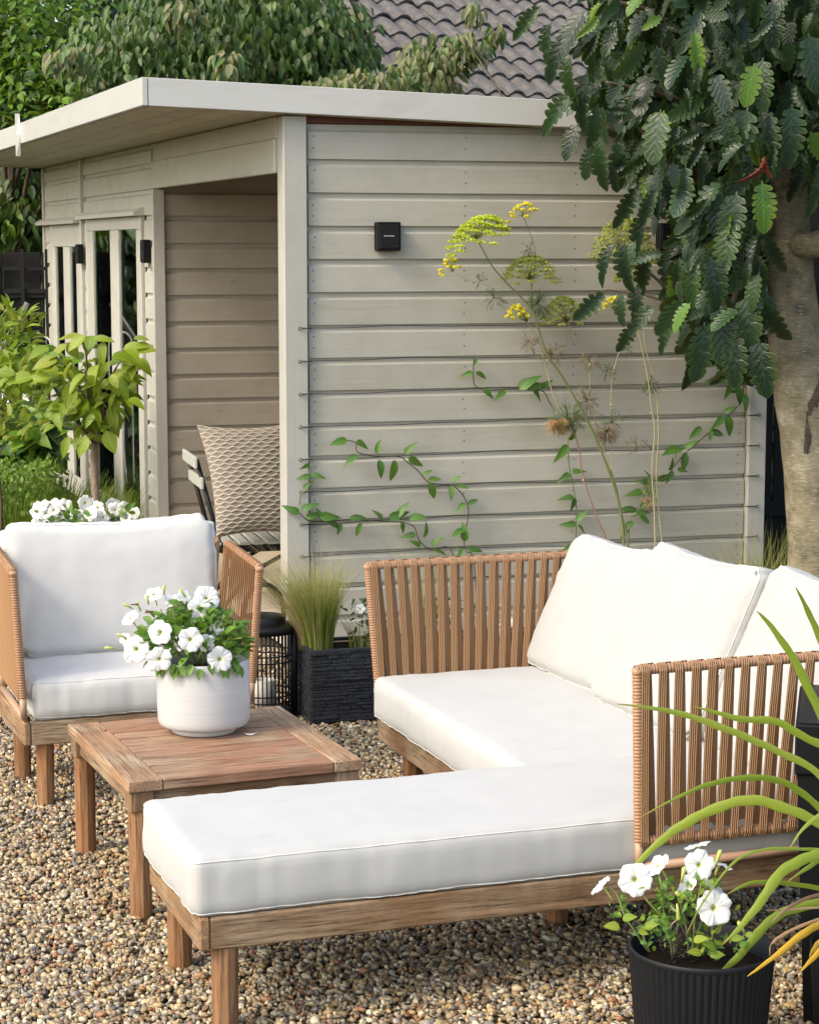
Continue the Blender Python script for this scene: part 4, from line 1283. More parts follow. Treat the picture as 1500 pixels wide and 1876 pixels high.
for i in range(30):
    a = -math.pi / 2 + (random.uniform(-1.5, -.3) if i % 3 else random.uniform(-.3, 1.0))
    P_ = Vector((pc.x + math.cos(a) * PR * 1.0, pc.y + math.sin(a) * PR * 1.0, TZ + PH + random.uniform(-.012, .02)))
    items.append((P_, Vector((math.cos(a), math.sin(a), -1.2)) + rv(.3), (math.cos(a), math.sin(a), .5), random.uniform(.028, .04), 0, 0))
for i in range(60):
    P_ = at_y(random.gauss(415, 12), random.gauss(1170, 14), dep + random.uniform(-.03, .03))
    items.append((P_, Vector((.6, -.2, .5)) + rv(.8), (0, -1, .5), random.uniform(.012, .022), 1, 1))
foliage(pp, items, [T_wide, T_oval], [M_leaf_pet, M_leaf_lime], single=260)
for i in range(34):
    a = random.uniform(0, 6.28); rr = random.uniform(.03, .12)
    b_ = Vector((pc.x + .3 * rr * math.cos(a), pc.y + .3 * rr * math.sin(a), TZ + PH - .02))
    t_ = Vector((cx_ + math.cos(a) * rr, pc.y + math.sin(a) * rr, cz_ + random.uniform(.03, .10)))
    wtube('stem', smooth_path([b_, b_.lerp(t_, .5) + Vector((math.cos(a), math.sin(a), 0)) * .012, t_], 4), .0016, M_stemg, pp, 5)

# ---- ribbed black pot with petunias (front right)
def ribbed_pot(name, c, R0, R1, H, label, nrib=60):
    o = empty(name, (c.x, c.y, 0), 0, label, 'plant pot', 'ribbed black plant pots')
    n = nrib * 8
    m = MB()
    prof = [(0, .0), (R1 * .98, .0), (R1, .006), (R0, H - .012), (R0 + .001, H - .011)]
    def rib(i, a): return 1 + (.034 * (abs(math.sin(nrib * a / 2)) ** .8 - .6) if i in (2, 3) else 0)
    m.lathe(prof[:4], n, rfn=rib); m.obj('pot_body', M_ribpot, o)
    m = MB(); m.lathe([(R0 * 1.0, H - .014), (R0 * 1.012, H - .012), (R0 * 1.014, H - .002), (R0 * 1.0, H), (R0 * .965, H - .004), (R0 * .93, H - .06), (R1 * .9, .05)], 96); m.obj('rim', M_ribpot, o)
    m = MB(); m.lathe([(0, H - .035), (R0 * .5, H - .038), (R0 * .935, H - .045)], 32, rfn=lambda i, a: 1); m.obj('soil', M_soil, o)
    return o
# rim centre seen at (1285,1728)
BH = .262
bc = at_z(1285, 1730, BH); dd = math.hypot(bc.y, CAM_H - BH)
BR_ = 129 * dd / CAM_F
ribbed_pot('ribbed_plant_pot', bc, BR_, BR_ * .86, BH, 'ribbed black plant pot with white petunias in front of the sofa arm')
bp = empty('petunia_plant', (bc.x, bc.y, BH - .04), 0, 'sparse leggy white petunias in the ribbed black pot', 'flowers')
by = bc.y
FL2 = [(1163, 1612, 31, -.02, (-.1, -1, .35)), (1203, 1585, 26, .0, (-.75, -.25, .75)), (1281, 1585, 28, -.02, (.05, -1, .3)), (1277, 1549, 25, .02, (-.35, .2, 1)), (1318, 1583, 25, .03, (.55, .2, 1)),
       (1258, 1622, 24, .02, (-.8, -.4, .5)), (1310, 1628, 26, .0, (.65, -.1, .9)), (1308, 1664, 33, -.04, (.1, -1, .5)), (1100, 1622, 23, .0, (-.75, .1, .8))]
for i, (x, y, r_, dy, f) in enumerate(FL2):
    P_ = at_y(x, y, by + dy); put_flower(bp, P_, Vector(f) + rv(.08), r_ * (by + dy) / CAM_F * 1.06, i + 2)
roots = [(1185, 1738), (1200, 1744), (1225, 1735), (1240, 1740), (1260, 1738), (1290, 1745), (1310, 1735)]
def stem_to(parent, x0, y0, path, yy, r_, mat):
    pts = [at_y(x0, y0, yy)] + [at_y(a, b_, yy + random.uniform(-.015, .015)) for a, b_ in path]
    return wtube('stem', smooth_path(pts, 5), r_, mat, parent, 6)
STP = [(1188, 1745, [(1165, 1710), (1145, 1680), (1130, 1640), (1112, 1625)], M_stemg), (1235, 1750, [(1222, 1710), (1215, 1660), (1212, 1625), (1205, 1600)], M_stemg), (1230, 1752, [(1225, 1700), (1185, 1650), (1168, 1625)], M_stemg),
       (1262, 1752, [(1255, 1690), (1240, 1640), (1220, 1610)], M_stemg), (1270, 1752, [(1272, 1690), (1280, 1640), (1290, 1600)], M_stemg), (1300, 1752, [(1305, 1710), (1300, 1680)], M_stemg), (1262, 1752, [(1285, 1690), (1298, 1650), (1305, 1635)], M_stemg),
       (1240, 1745, [(1240, 1710), (1245, 1670), (1255, 1650)], M_twig), (1236, 1745, [(1228, 1700), (1244, 1680), (1228, 1660)], M_stems), (1190, 1745, [(1180, 1720), (1178, 1700)], M_stemg), (1345, 1745, [(1352, 1728), (1365, 1712)], M_stemg)]
for x0, y0, path, mt in STP: stem_to(bp, x0, y0, path, by - .02, .0022, mt)
for (x, y, dx, dz) in ((1248, 1612, .15, 1), (1310, 1580, .3, 1), (1262, 1645, -.9, .6), (1272, 1655, .8, -.6), (1240, 1650, .1, -1), (1366, 1708, -.5, .9)):
    bud(bp, at_y(x, y + 6, by - .03), (dx, -.1, dz), .035)
items = []
for i in range(330):
    cxp, cyp, sx_, sy_ = random.choice(((1205, 1665, 16, 28), (1215, 1640, 12, 14), (1285, 1705, 24, 22), (1300, 1735, 26, 10), (1190, 1700, 14, 10), (1285, 1620, 14, 10), (1225, 1690, 18, 18), (1140, 1660, 9, 12), (1265, 1650, 14, 12)))
    P_ = at_y(random.gauss(cxp, sx_), random.gauss(cyp, sy_), by + random.uniform(-.06, .05))
    items.append((P_, rv() + Vector((0, -.2, .5)), Vector((0, -.6, .8)) + rv(.7), random.uniform(.010, .022), 0 if random.random() < .5 else 1, random.choice((0, 0, 1))))
for (x, y, L, dx) in ((1140, 1685, .03, .6), (1135, 1700, .033, -1), (1270, 1725, .03, .5), (1310, 1740, .034, -.3), (1300, 1752, .03, 1), (1340, 1722, .026, .8), (1180, 1700, .03, .5), (1285, 1748, .03, -.8), (1365, 1715, .02, .6)):
    items.append((at_y(x, y, by - .08), (dx, -.2, .25), (0, -.7, .8), L, 0, 1))
foliage(bp, items, [T_wide, T_oval], [M_leaf_pet, M_leaf_lime], single=220)
m = MB()
for i in range(120):
    p = at_y(random.gauss(1240, 14), random.gauss(1730, 18), by + random.uniform(-.05, .05)) - Vector((bc.x, bc.y, BH - .04)); d = rv(1); d.z = abs(d.z)
    m.tube([p, p + d * .012, p + d * .02 + rv(.008)], .0006, 3)
m.obj('dry_debris', M_twig, bp, kind='stuff')

# ================================================================== RIGHT FRONT: black planter, second ribbed pot, strap-leaved plant
q = at_y(1459, 1320, 4.22)
o = empty('tall_planter', (q.x, 4.22, 0), -.21, 'tall glossy black square planter at the right edge beside the sofa arm', 'planter')
m = MB()
zt_ = q.z
m.add([(.030, .0, 0), (.40, .0, 0), (.40, .36, 0), (.030, .36, 0), (.004, -.012, zt_ - .115), (.42, -.012, zt_ - .115), (.42, .37, zt_ - .115), (.004, .37, zt_ - .115)],
      [(0, 3, 2, 1), (4, 5, 6, 7), (0, 1, 5, 4), (1, 2, 6, 5), (2, 3, 7, 6), (3, 0, 4, 7)])
m.obj('planter_body', M_blackplast, o)
m = MB(); m.box((-.002, -.022, zt_ - .113), (.43, .38, zt_ - .004), .004); m.obj('collar', M_blackplast, o)
m = MB(); m.box((.004, -.016, zt_ - .0035), (.42, .37, zt_), .001); m.obj('lid', M_blackmetal, o)
c2_ = at_z(1600, 1730, .25)
ribbed_pot('ribbed_plant_pot', c2_, .125, .108, .25, 'ribbed black plant pot cut by the right edge of the picture holding long strap leaves')
sp_o = empty('strap_leaf_plant', (c2_.x, c2_.y, .24), 0, 'arching yellow green strap leaves reaching in from the right edge', 'plant')
def strap_leaf(pts, w, mat, twist=0.0, d0=0.0, d1=-.12):
    """pts = pixel path from root to tip with depth running from the root depth"""
    n = len(pts); W = []
    base = c2_.y
    for i, (x, y) in enumerate(pts):
        W.append(at_y(x, y, base + d0 + (d1 - d0) * i / (n - 1)))
    P = smooth_path(W, 8); k = len(P); V = []; inv = lw(sp_o)
    for i, p in enumerate(P):
        u = i / (k - 1)
        a = P[max(0, i-1)]; b_ = P[min(k-1, i+1)]; t = (b_ - a).normalized()
        side = t.cross(Vector((0, -1, .25))).normalized()
        nn = side.cross(t).normalized()
        ww = w * .80 * (min(1, .55 + u * 1.4) if u < .35 else 1) * (1 - max(0, (u - .55) / .45) ** 1.6) + .0004
        tw = twist * math.sin(u * 3)
        side = (side * math.cos(tw) + nn * math.sin(tw)).normalized()
        wb_ = ww * (1 + .10 * math.sin(i * .9 + len(pts)))
        V += [inv @ (p - side * wb_), inv @ (p + nn * ww * .42), inv @ (p + side * ww * (1 + .07 * math.sin(i * 1.3)))]
    F = []
    for i in range(k - 1):
        F += [(i*3, i*3+1, (i+1)*3+1, (i+1)*3), (i*3+1, i*3+2, (i+1)*3+2, (i+1)*3+1)]
    m = MB(); m.add(V, F, True); o_ = m.obj('strap_leaf', mat, sp_o)
    me_ = o_.data; ul = me_.uv_layers.new(name='UVMap')
    for lp_ in me_.loops:
        vi = lp_.vertex_index; ul.data[lp_.index].uv = ((vi % 3) - 1, (vi // 3) / (k - 1) )
    return o_
SLV = [([(1600, 1700), (1575, 1500), (1530, 1360), (1500, 1302), (1455, 1210), (1410, 1145), (1385, 1119)], .0105, M_strap, .2),
       ([(1610, 1700), (1590, 1450), (1540, 1260), (1500, 1165), (1475, 1110), (1457, 1075)], .0085, M_strap, 0),
       ([(1600, 1710), (1560, 1520), (1500, 1420), (1420, 1375), (1340, 1340), (1255, 1310), (1190, 1297), (1130, 1290)], .0085, M_strap, .3),
       ([(1620, 1700), (1590, 1480), (1535, 1385), (1475, 1352), (1420, 1322), (1360, 1318), (1310, 1305), (1268, 1294)], .0095, M_strap, .4),
       ([(1600, 1710), (1575, 1600), (1530, 1515), (1480, 1462), (1430, 1432), (1370, 1425), (1300, 1437), (1240, 1462), (1172, 1498)], .0085, M_strap, .5),
       ([(1610, 1700), (1580, 1580), (1500, 1510), (1440, 1482), (1375, 1466), (1310, 1482), (1245, 1515), (1200, 1550), (1160, 1590), (1132, 1614)], .0125, M_strap, .2),
       ([(1600, 1720), (1570, 1600), (1520, 1562), (1460, 1556), (1400, 1557), (1345, 1580), (1290, 1650), (1258, 1710)], .0035, M_strap, .0),
       ([(1620, 1700), (1590, 1600), (1530, 1565), (1480, 1572), (1430, 1600), (1395, 1650), (1355, 1700), (1322, 1732)], .0135, M_strap, .15),
       ([(1600, 1700), (1580, 1480), (1540, 1470), (1500, 1495), (1470, 1520), (1446, 1555)], .0055, M_strap, .0),
       ([(1610, 1710), (1590, 1640), (1540, 1635), (1490, 1626), (1430, 1618), (1375, 1618), (1330, 1640)], .0095, M_strap, .9),
       ([(1600, 1700), (1560, 1560), (1520, 1565), (1480, 1590), (1442, 1616)], .0070, M_strap, .2),
       ([(1600, 1720), (1560, 1650), (1500, 1655), (1440, 1670), (1400, 1698), (1360, 1745), (1320, 1785), (1292, 1818)], .0125, M_strap, .3),
       ([(1600, 1720), (1560, 1660), (1510, 1690), (1470, 1712), (1420, 1752), (1368, 1790)], .0100, M_strapy, .3),
       ([(1620, 1720), (1570, 1680), (1520, 1725), (1490, 1755), (1465, 1782)], .0085, M_strapy, .2),
       ([(1610, 1720), (1560, 1640), (1500, 1640), (1450, 1660), (1413, 1690)], .0085, M_strapd, .9),
       ([(1600, 1720), (1560, 1670), (1500, 1685), (1450, 1705), (1416, 1728), (1412, 1760), (1418, 1820), (1424, 1876)], .0038, M_strapd, .2),
       ([(1600, 1740), (1540, 1670), (1490, 1664), (1440, 1668), (1402, 1668)], .0022, M_strapd, .0),
       ([(1610, 1730), (1580, 1700), (1510, 1722), (1490, 1740), (1482, 1755)], .0065, M_strapy, .0)]
for i, (pts, w, mt, tw) in enumerate(SLV): strap_leaf(pts, w, mt, tw, 0, -.05 - .17 * ((i * 7) % 5) / 5)
for i in range(10):   # leaves of the same plant on the far side of its crown, outside the picture
    a = random.uniform(-.6, 1.6); L = random.uniform(.3, .5)
    pts = [Vector((c2_.x, c2_.y, .24)) + Vector((math.cos(a) * L * u, math.sin(a) * L * u, .42 * L * 3 * u * (1 - .75 * u))) for u in (0, .25, .5, .75, 1)]
    P = smooth_path(pts, 6); k = len(P); V = []; inv = lw(sp_o)
    for j, p in enumerate(P):
        t = (P[min(k-1, j+1)] - P[max(0, j-1)]).normalized(); sd = t.cross(Vector((0, 0, 1))).normalized(); ww = .010 * (1 - (j / (k-1)) ** 2) + .0004
        V += [inv @ (p - sd * ww), inv @ (p - Vector((0, 0, .003))), inv @ (p + sd * ww)]
    m = MB(); m.add(V, [f for j in range(k-1) for f in ((j*3, j*3+1, j*3+4, j*3+3), (j*3+1, j*3+2, j*3+5, j*3+4))], True); m.obj('strap_leaf', M_strap, sp_o)

# ================================================================== SLATE PLANTER WITH GRASSES
PLO = at_z(570, 1328, 0); PLY = .30
pl = empty('slate_planter', PLO, PLY, 'dark slate effect trough planter by the shed corner holding feathery grasses', 'planter')
PW, PD, PHH = .72, .22, .262
def courses(face, w):
    z = .004; m = MB()
    while z < PHH - .012:
        h = random.uniform(.0085, .0155); x = 0.0
        while x < w - .001:
            L = min(random.uniform(.022, .075), w - x)
            if w - (x + L) < .015: L = w - x
            d = random.uniform(.001, .0065); g_ = .0009
            if face == 'front': a, b_ = (x + g_, -d, z + g_), (x + L - g_, .004, z + h - g_)
            else: a, b_ = (-d, x + g_, z + g_), (.004, x + L - g_, z + h - g_)
            m.box(a, b_, .0012)
            x += L
        z += h
    return m
courses('front', PW).obj('stone_courses', M_slate, pl, kind='stuff')
courses('left', PD).obj('stone_courses', M_slate, pl, kind='stuff')
m = MB(); m.box((.003, .003, 0), (PW, PD, PHH - .03)); m.obj('planter_body', M_slate, pl)
m = MB()
for a, b_ in (((-.004, -.004, PHH - .012), (PW + .004, .012, PHH)), ((-.004, .0125, PHH - .012), (.012, PD, PHH)), ((.0125, PD - .012, PHH - .012), (PW + .004, PD + .004, PHH)), ((PW - .012, .0125, PHH - .012), (PW + .004, PD - .0125, PHH))):
    m.box(a, b_, .002)
m.obj('rim', M_slate, pl)
m = MB(); m.box((.012, .012, PHH - .032), (PW - .012, PD - .012, PHH - .02)); m.obj('soil', M_soil, pl)

def grass_clump(name, c, n, R_, h, mats, label, cat, lean=(0, 0), spread=.5, w=.0011, kinds=(0,), tips=None, seed=1, heads=0, group=None):
    rr = random.Random(seed)
    o = empty(name, c, 0, label, cat, group)
    for mi in range(len(mats)):
        V, F, T = [], [], []
        for i in range(n):
            if rr.randrange(len(mats)) != mi and len(mats) > 1 and rr.random() < .999: 
                continue
            a = rr.uniform(0, 6.283); r0 = R_ * rr.random() ** .5
            H = h * rr.uniform(.55, 1.0) * (1 if mi == 0 else 1.12)
            out = spread * rr.uniform(.05, 1.0) * H
            dx, dy = math.cos(a), math.sin(a)
            p0 = Vector((dx * r0, dy * r0, 0)); cur = rr.uniform(-.2, .2)
            k = 7; tv = rr.random(); phi = rr.uniform(0, 3.14)
            for j in range(k):
                u = j / (k - 1)
                p = p0 + Vector((dx * out * u ** 1.8 + lean[0] * H * u * u, dy * out * u ** 1.8 + lean[1] * H * u * u, H * (u - .18 * u ** 3 * spread)))
                p += Vector((-dy, dx, 0)) * cur * out * u * u + Vector((rr.uniform(-1, 1), rr.uniform(-1, 1), 0)) * .0015 * u
                ww = w * (1 - .75 * u)
                s_ = Vector((math.cos(phi), math.sin(phi), 0)) * ww
                V += [p - s_, p + s_]; T += [tv, tv]
                if j:
                    b_ = len(V) - 4; F.append((b_, b_ + 1, b_ + 3, b_ + 2))
        me = bpy.data.meshes.new('blades'); me.from_pydata([tuple(v) for v in V], [], F); me.materials.append(mats[mi])
        me.uv_layers.new(name='UVMap')
        at = me.attributes.new('tint', 'FLOAT', 'POINT'); at.data.foreach_set('value', T)
        link('blades', me, o, kind='stuff')
    return o
def pw_(s, t, z=PHH - .02): 
    return PLO + Vector((math.cos(PLY), math.sin(PLY), 0)) * s + Vector((-math.sin(PLY), math.cos(PLY), 0)) * t + Vector((0, 0, z))
grass_clump('feather_grass', pw_(.055, .10), 1150, .05, .30, [M_grassg, M_grassg, M_grassy], 'dense feathery green grass clump at the left end of the slate planter', 'grass plant', (-.05, 0), .42, .0011, seed=3, group='grasses in the slate planter')
grass_clump('feather_grass', pw_(.035, .13), 900, .045, .42, [M_grassy], 'straw coloured seed heads rising over the left end of the slate planter', 'grass plant', (-.25, .05), .75, .0008, seed=4, group='grasses in the slate planter')
grass_clump('feather_grass', pw_(.44, .11), 260, .05, .37, [M_grassy, M_grassg], 'thin straw coloured grass tuft behind the rope arm in the slate planter', 'grass plant', (.02, 0), .35, .0008, seed=5, group='grasses in the slate planter')
grass_clump('wispy_plant', pw_(.215, .10), 110, .05, .17, [M_grassg, M_grassy], 'thin dark green wispy plant with one white flower in the slate planter', 'plant', (.0, 0), .9, .0010, seed=6)
wp = empty('trough_flowers', pw_(.25, .08), 0, 'small dark leaved plant with white blooms behind the rope arm in the slate planter', 'plant')
items = []
for i in range(420):
    s_ = random.choice((.22, .25, .30, .48, .56, .62)) + random.gauss(0, .03); h_ = random.random() ** 1.3 * .17
    items.append((pw_(s_, .10 + random.gauss(0, .03), PHH - .02 + h_), rv() + Vector((0, 0, .6)), Vector((0, -.6, .8)) + rv(.7), random.uniform(.012, .026), 0, 0))
foliage(wp, items, [T_oval], [M_leaf_dark], single=80)
for (x, y) in ((660, 1116), (925, 1110), (928, 1140), (912, 1160), (905, 1122), (1085, 1100)):
    p = at_plane(x, y, pw_(0, .06), (math.cos(PLY), math.sin(PLY)))[2]; put_flower(wp, p, (rv(.3) + TOCAM), .018 if x != 928 else .028, tube=False)
# more wispy grass beyond the sofa
for (px_, py_, n_, h_, lab) in ((1375, 1060, 170, .34, 'wispy grass in front of the right hand end of the side wall'), (1425, 1060, 190, .36, 'wispy grass in the dark gap between the summerhouse and the tree trunk')):
    P_ = at_y(px_, py_, 8.45); P_.z = 0.12
    P_.z = .10; grass_clump('wispy_grass', P_, n_, .10, .42, [M_grassy, M_grassg], lab, 'grass plant', (0, 0), .5, .0012, seed=px_)

# ================================================================== LANTERN
lc = at_z(481, 1322, 0); lc = Vector((lc.x, lc.y + .10, 0))
ldd = lc.y * math.cos(CAM_PITCH)
lan = empty('lantern', (lc.x, lc.y, 0), .3, 'tall black wire lantern with a handle beside the slate planter', 'lantern')
LR, LH = .112, .325
m = MB(); m.lathe([(0, .0), (LR, .0), (LR, .018), (0, .018)], 40); m.obj('base', M_blackmetal, lan)
m = MB(); m.lathe([(LR * .7, LH - .022), (LR * 1.02, LH - .022), (LR * 1.02, LH), (LR * .98, LH + .003), (LR * .70, LH + .008), (LR * .68, LH + .010)], 40); m.obj('top_ring', M_blackmetal, lan)
m = MB(); m.lathe([(LR * .70, LH + .006), (LR * .70, LH + .030), (LR * .62, LH + .036), (0, LH + .040)], 40); m.obj('cap', M_blackmetal, lan)
for k in range(44):
    a = k * 2 * math.pi / 44
    m = MB(); m.tube([(LR * .965 * math.cos(a), LR * .965 * math.sin(a), .018), (LR * .965 * math.cos(a), LR * .965 * math.sin(a), LH - .02)], .0025, 6)
    m.obj('bar', M_blackmetal, lan)
for z in (.062, .085, .205, .228):
    m = MB(); m.tube([(LR * .975 * math.cos(j * math.pi / 18), LR * .975 * math.sin(j * math.pi / 18), z) for j in range(37)], .0028, 5, cap=False); m.obj('hoop', M_blackmetal, lan)
for a in (-.55,):
    m = MB(); m.tube([(LR * .99 * math.cos(a), LR * .99 * math.sin(a), .01), (LR * .99 * math.cos(a), LR * .99 * math.sin(a), LH - .01)], .012, 8); m.obj('upright', M_blackmetal, lan)
hp = []
for j in range(25):
    a = math.pi * j / 24
    hp.append((LR * .66 * math.cos(a), 0, LH + .02 + .125 * math.sin(a) ** .8))
m = MB(); m.tube(hp, .0045, 8, flat=2.0); m.obj('handle', M_blackmetal, lan)
m = MB(); m.lathe([(0, .02), (.040, .02), (.040, .125), (.036, .130), (.03, .126), (0, .124)], 28)
cd = m.obj('candle', M_candle, None, label='white pillar candle standing inside the black wire lantern', cat='candle'); cd.location = (lc.x, lc.y, 0)

# ================================================================== BISTRO CHAIR AND KNITTED PILLOW IN THE NOOK
bo = sw(-.06, .78, 0)
bis = empty('folding_chair', bo, SYAW - .05, 'slatted folding garden chair in the nook with a knitted pillow on it', 'chair')
SZ = .385
for i in range(7):
    m = MB(); m.box((-.185 + i * .062, -.19, SZ - .013), (-.185 + i * .062 + .048, .19, SZ), .003); m.obj('seat_slat', M_bistro, bis)
for y in (-.17, .17):
    m = MB(); m.box((-.20, y - .010, SZ - .045), (.25, y + .010, SZ - .0135), .002); m.obj('seat_rail', M_blackmetal, bis)
    m = MB(); m.tube([(-.20, y, .0), (-.02, y, .24), (.20, y, SZ - .03)], .010, 6); m.obj('leg', M_blackmetal, bis)
    m = MB(); m.tube([(.24, y * .9, .0), (.02, y * .9, .24), (-.13, y * .9, SZ - .04), (-.235, y * .9, .745)], .010, 6); m.obj('leg', M_blackmetal, bis)
for z, dx in ((.735, .062), (.645, .088)):
    m = MB(); 
    V = []
    m.box((-.305 + dx - .008, -.195, z - .025), (-.305 + dx + .006, .195, z + .025), .003); m.obj('back_slat', M_bistro, bis)
# pillow: front face follows the four corners seen in the photograph
pP = sw(0, .62, 0)
def pl_at(x, y, t_): return at_plane(x, y, sw(0, t_, 0), (math.cos(SYAW), math.sin(SYAW)))[2]
TLp, TRp, BLp, BRp = pl_at(360, 778, .66), pl_at(545, 772, .66), pl_at(396, 986, .52), pl_at(560, 982, .52)
W_ = (TRp - TLp).length; H_ = (TLp - BLp).length
org = (BLp + BRp) / 2
nrm = (BRp - BLp).cross(TLp - BLp).normalized()
if nrm.y > 0: nrm = -nrm
def pillow_side(sign, nu, nv, knit):
    V, F = [], []
    for j in range(nv + 1):
        v = j / nv
        for i in range(nu + 1):
            u = i / nu
            prof = max(0, (1 - abs(2*u-1) ** 2.6)) ** .55 * max(0, (1 - abs(2*v-1) ** 2.6)) ** .55
            pin = .05 * (1 - (2*v-1) ** 2) * (2*u-1) * -1 * abs(2*u-1) ** 3
            pinv = .05 * (1 - (2*u-1) ** 2) * (2*v-1) * -1 * abs(2*v-1) ** 3
            uu, vv = u + pin, v + pinv
            p = BLp.lerp(BRp, uu).lerp(TLp.lerp(TRp, uu), vv)
            h = .075 * prof * sign
            if knit:
                rows = 27.0; cols = 8.5
                k0 = math.floor(v * rows)
                best = 0
                for k in (k0 - 1, k0, k0 + 1, k0 + 2):
                    vc = (k + .5 + .48 * (1 - 2 * abs(((u * cols + .5 * (k % 2)) % 1) - .5)) * 1.0) / rows
                    d = (v - vc) * rows
                    best = max(best, math.exp(-(d / .20) ** 2))
                h += .0058 * best + .0012 * math.sin(u * 260) * math.sin(v * 260) * .5
            V.append(p + nrm * h - org)
    for j in range(nv):
        for i in range(nu):
            a = j * (nu + 1) + i; f = (a, a + 1, a + nu + 2, a + nu + 1)
            F.append(f if sign > 0 else f[::-1])
    return V, F
M_knit, nt, b = newmat('oatmeal_knit')
geo = nt.nodes.new('ShaderNodeNewGeometry')
vec = coords(nt, (1, 1, 1)); n = noise_n(nt, vec, 260, 3, .6)
r = ramp(nt, [(.3, (.13, .10, .075)), (.7, (.28, .24, .19))]); nt.links.new(n.outputs[0], r.inputs[0])
at_ = nt.nodes.new('ShaderNodeAttribute'); at_.attribute_name = 'cord'
nt.links.new(mixc(nt, at_.outputs['Fac'], r.outputs[0], (.40, .37, .315)), b.inputs['Base Color'])
b.inputs['Roughness'].default_value = .95; bump(nt, b, n.outputs[0], .6, .002)
V, F = pillow_side(1, 190, 200, True)
me = bpy.data.meshes.new('knitted_pillow'); me.from_pydata([tuple(v) for v in V], [], F); me.polygons.foreach_set('use_smooth', [True] * len(F)); me.materials.append(M_knit)
cord = []
for j in range(201):
    for i in range(191):
        u, v = i / 190, j / 200; k0 = math.floor(v * 27); best = 0
        for k in (k0 - 1, k0, k0 + 1, k0 + 2):
            vc = (k + .5 + .48 * (1 - 2 * abs(((u * 8.5 + .5 * (k % 2)) % 1) - .5))) / 27
            best = max(best, math.exp(-((v - vc) * 27 / .22) ** 2))
        cord.append(best)
a_ = me.attributes.new('cord', 'FLOAT', 'POINT'); a_.data.foreach_set('value', cord)
pil = link('knitted_pillow', me, None); pil.location = org
tag(pil, 'big oatmeal pillow with a honeycomb knit standing on the folding chair', 'pillow')
V, F = pillow_side(-1, 24, 24, False)
me = bpy.data.meshes.new('pillow_backing'); me.from_pydata([tuple(v) for v in V], [], F); me.polygons.foreach_set('use_smooth', [True] * len(F)); me.materials.append(M_white2)
link('pillow_backing', me, pil)

# ================================================================== WALL PLANTS
def wp_at(x, y, off=.03): 
    return at_plane(x, y, sw(0, -off, 0), (math.cos(SYAW), math.sin(SYAW)))[2]
vine = empty('clematis', sw(.5, -.05, .1), SYAW, 'young green clematis trained along the climbing wires of the side wall', 'climber')
VP = [[(636, 806), (652, 812), (655, 828), (690, 836), (730, 836), (745, 846), (765, 862), (783, 882), (800, 887), (828, 890), (846, 905), (857, 928), (857, 950), (850, 985), (853, 1010), (868, 1030)],
      [(528, 928), (548, 940), (566, 954), (600, 955), (640, 952), (700, 955), (735, 957), (758, 965), (768, 990), (790, 1008), (830, 1016)],
      [(572, 846), (566, 870), (568, 892), (552, 905), (549, 925)],
      [(868, 652), (867, 690), (872, 708), (900, 715), (940, 712), (990, 714), (1008, 740), (1015, 752)],
      [(1040, 800), (1042, 850), (1050, 890), (1056, 935), (1055, 985)],
      [(1362, 700), (1358, 735), (1325, 768), (1290, 800), (1258, 828), (1242, 845), (1235, 855)],
      [(1240, 822), (1232, 858), (1215, 878), (1190, 882)], [(1180, 905), (1168, 940), (1152, 972)]]
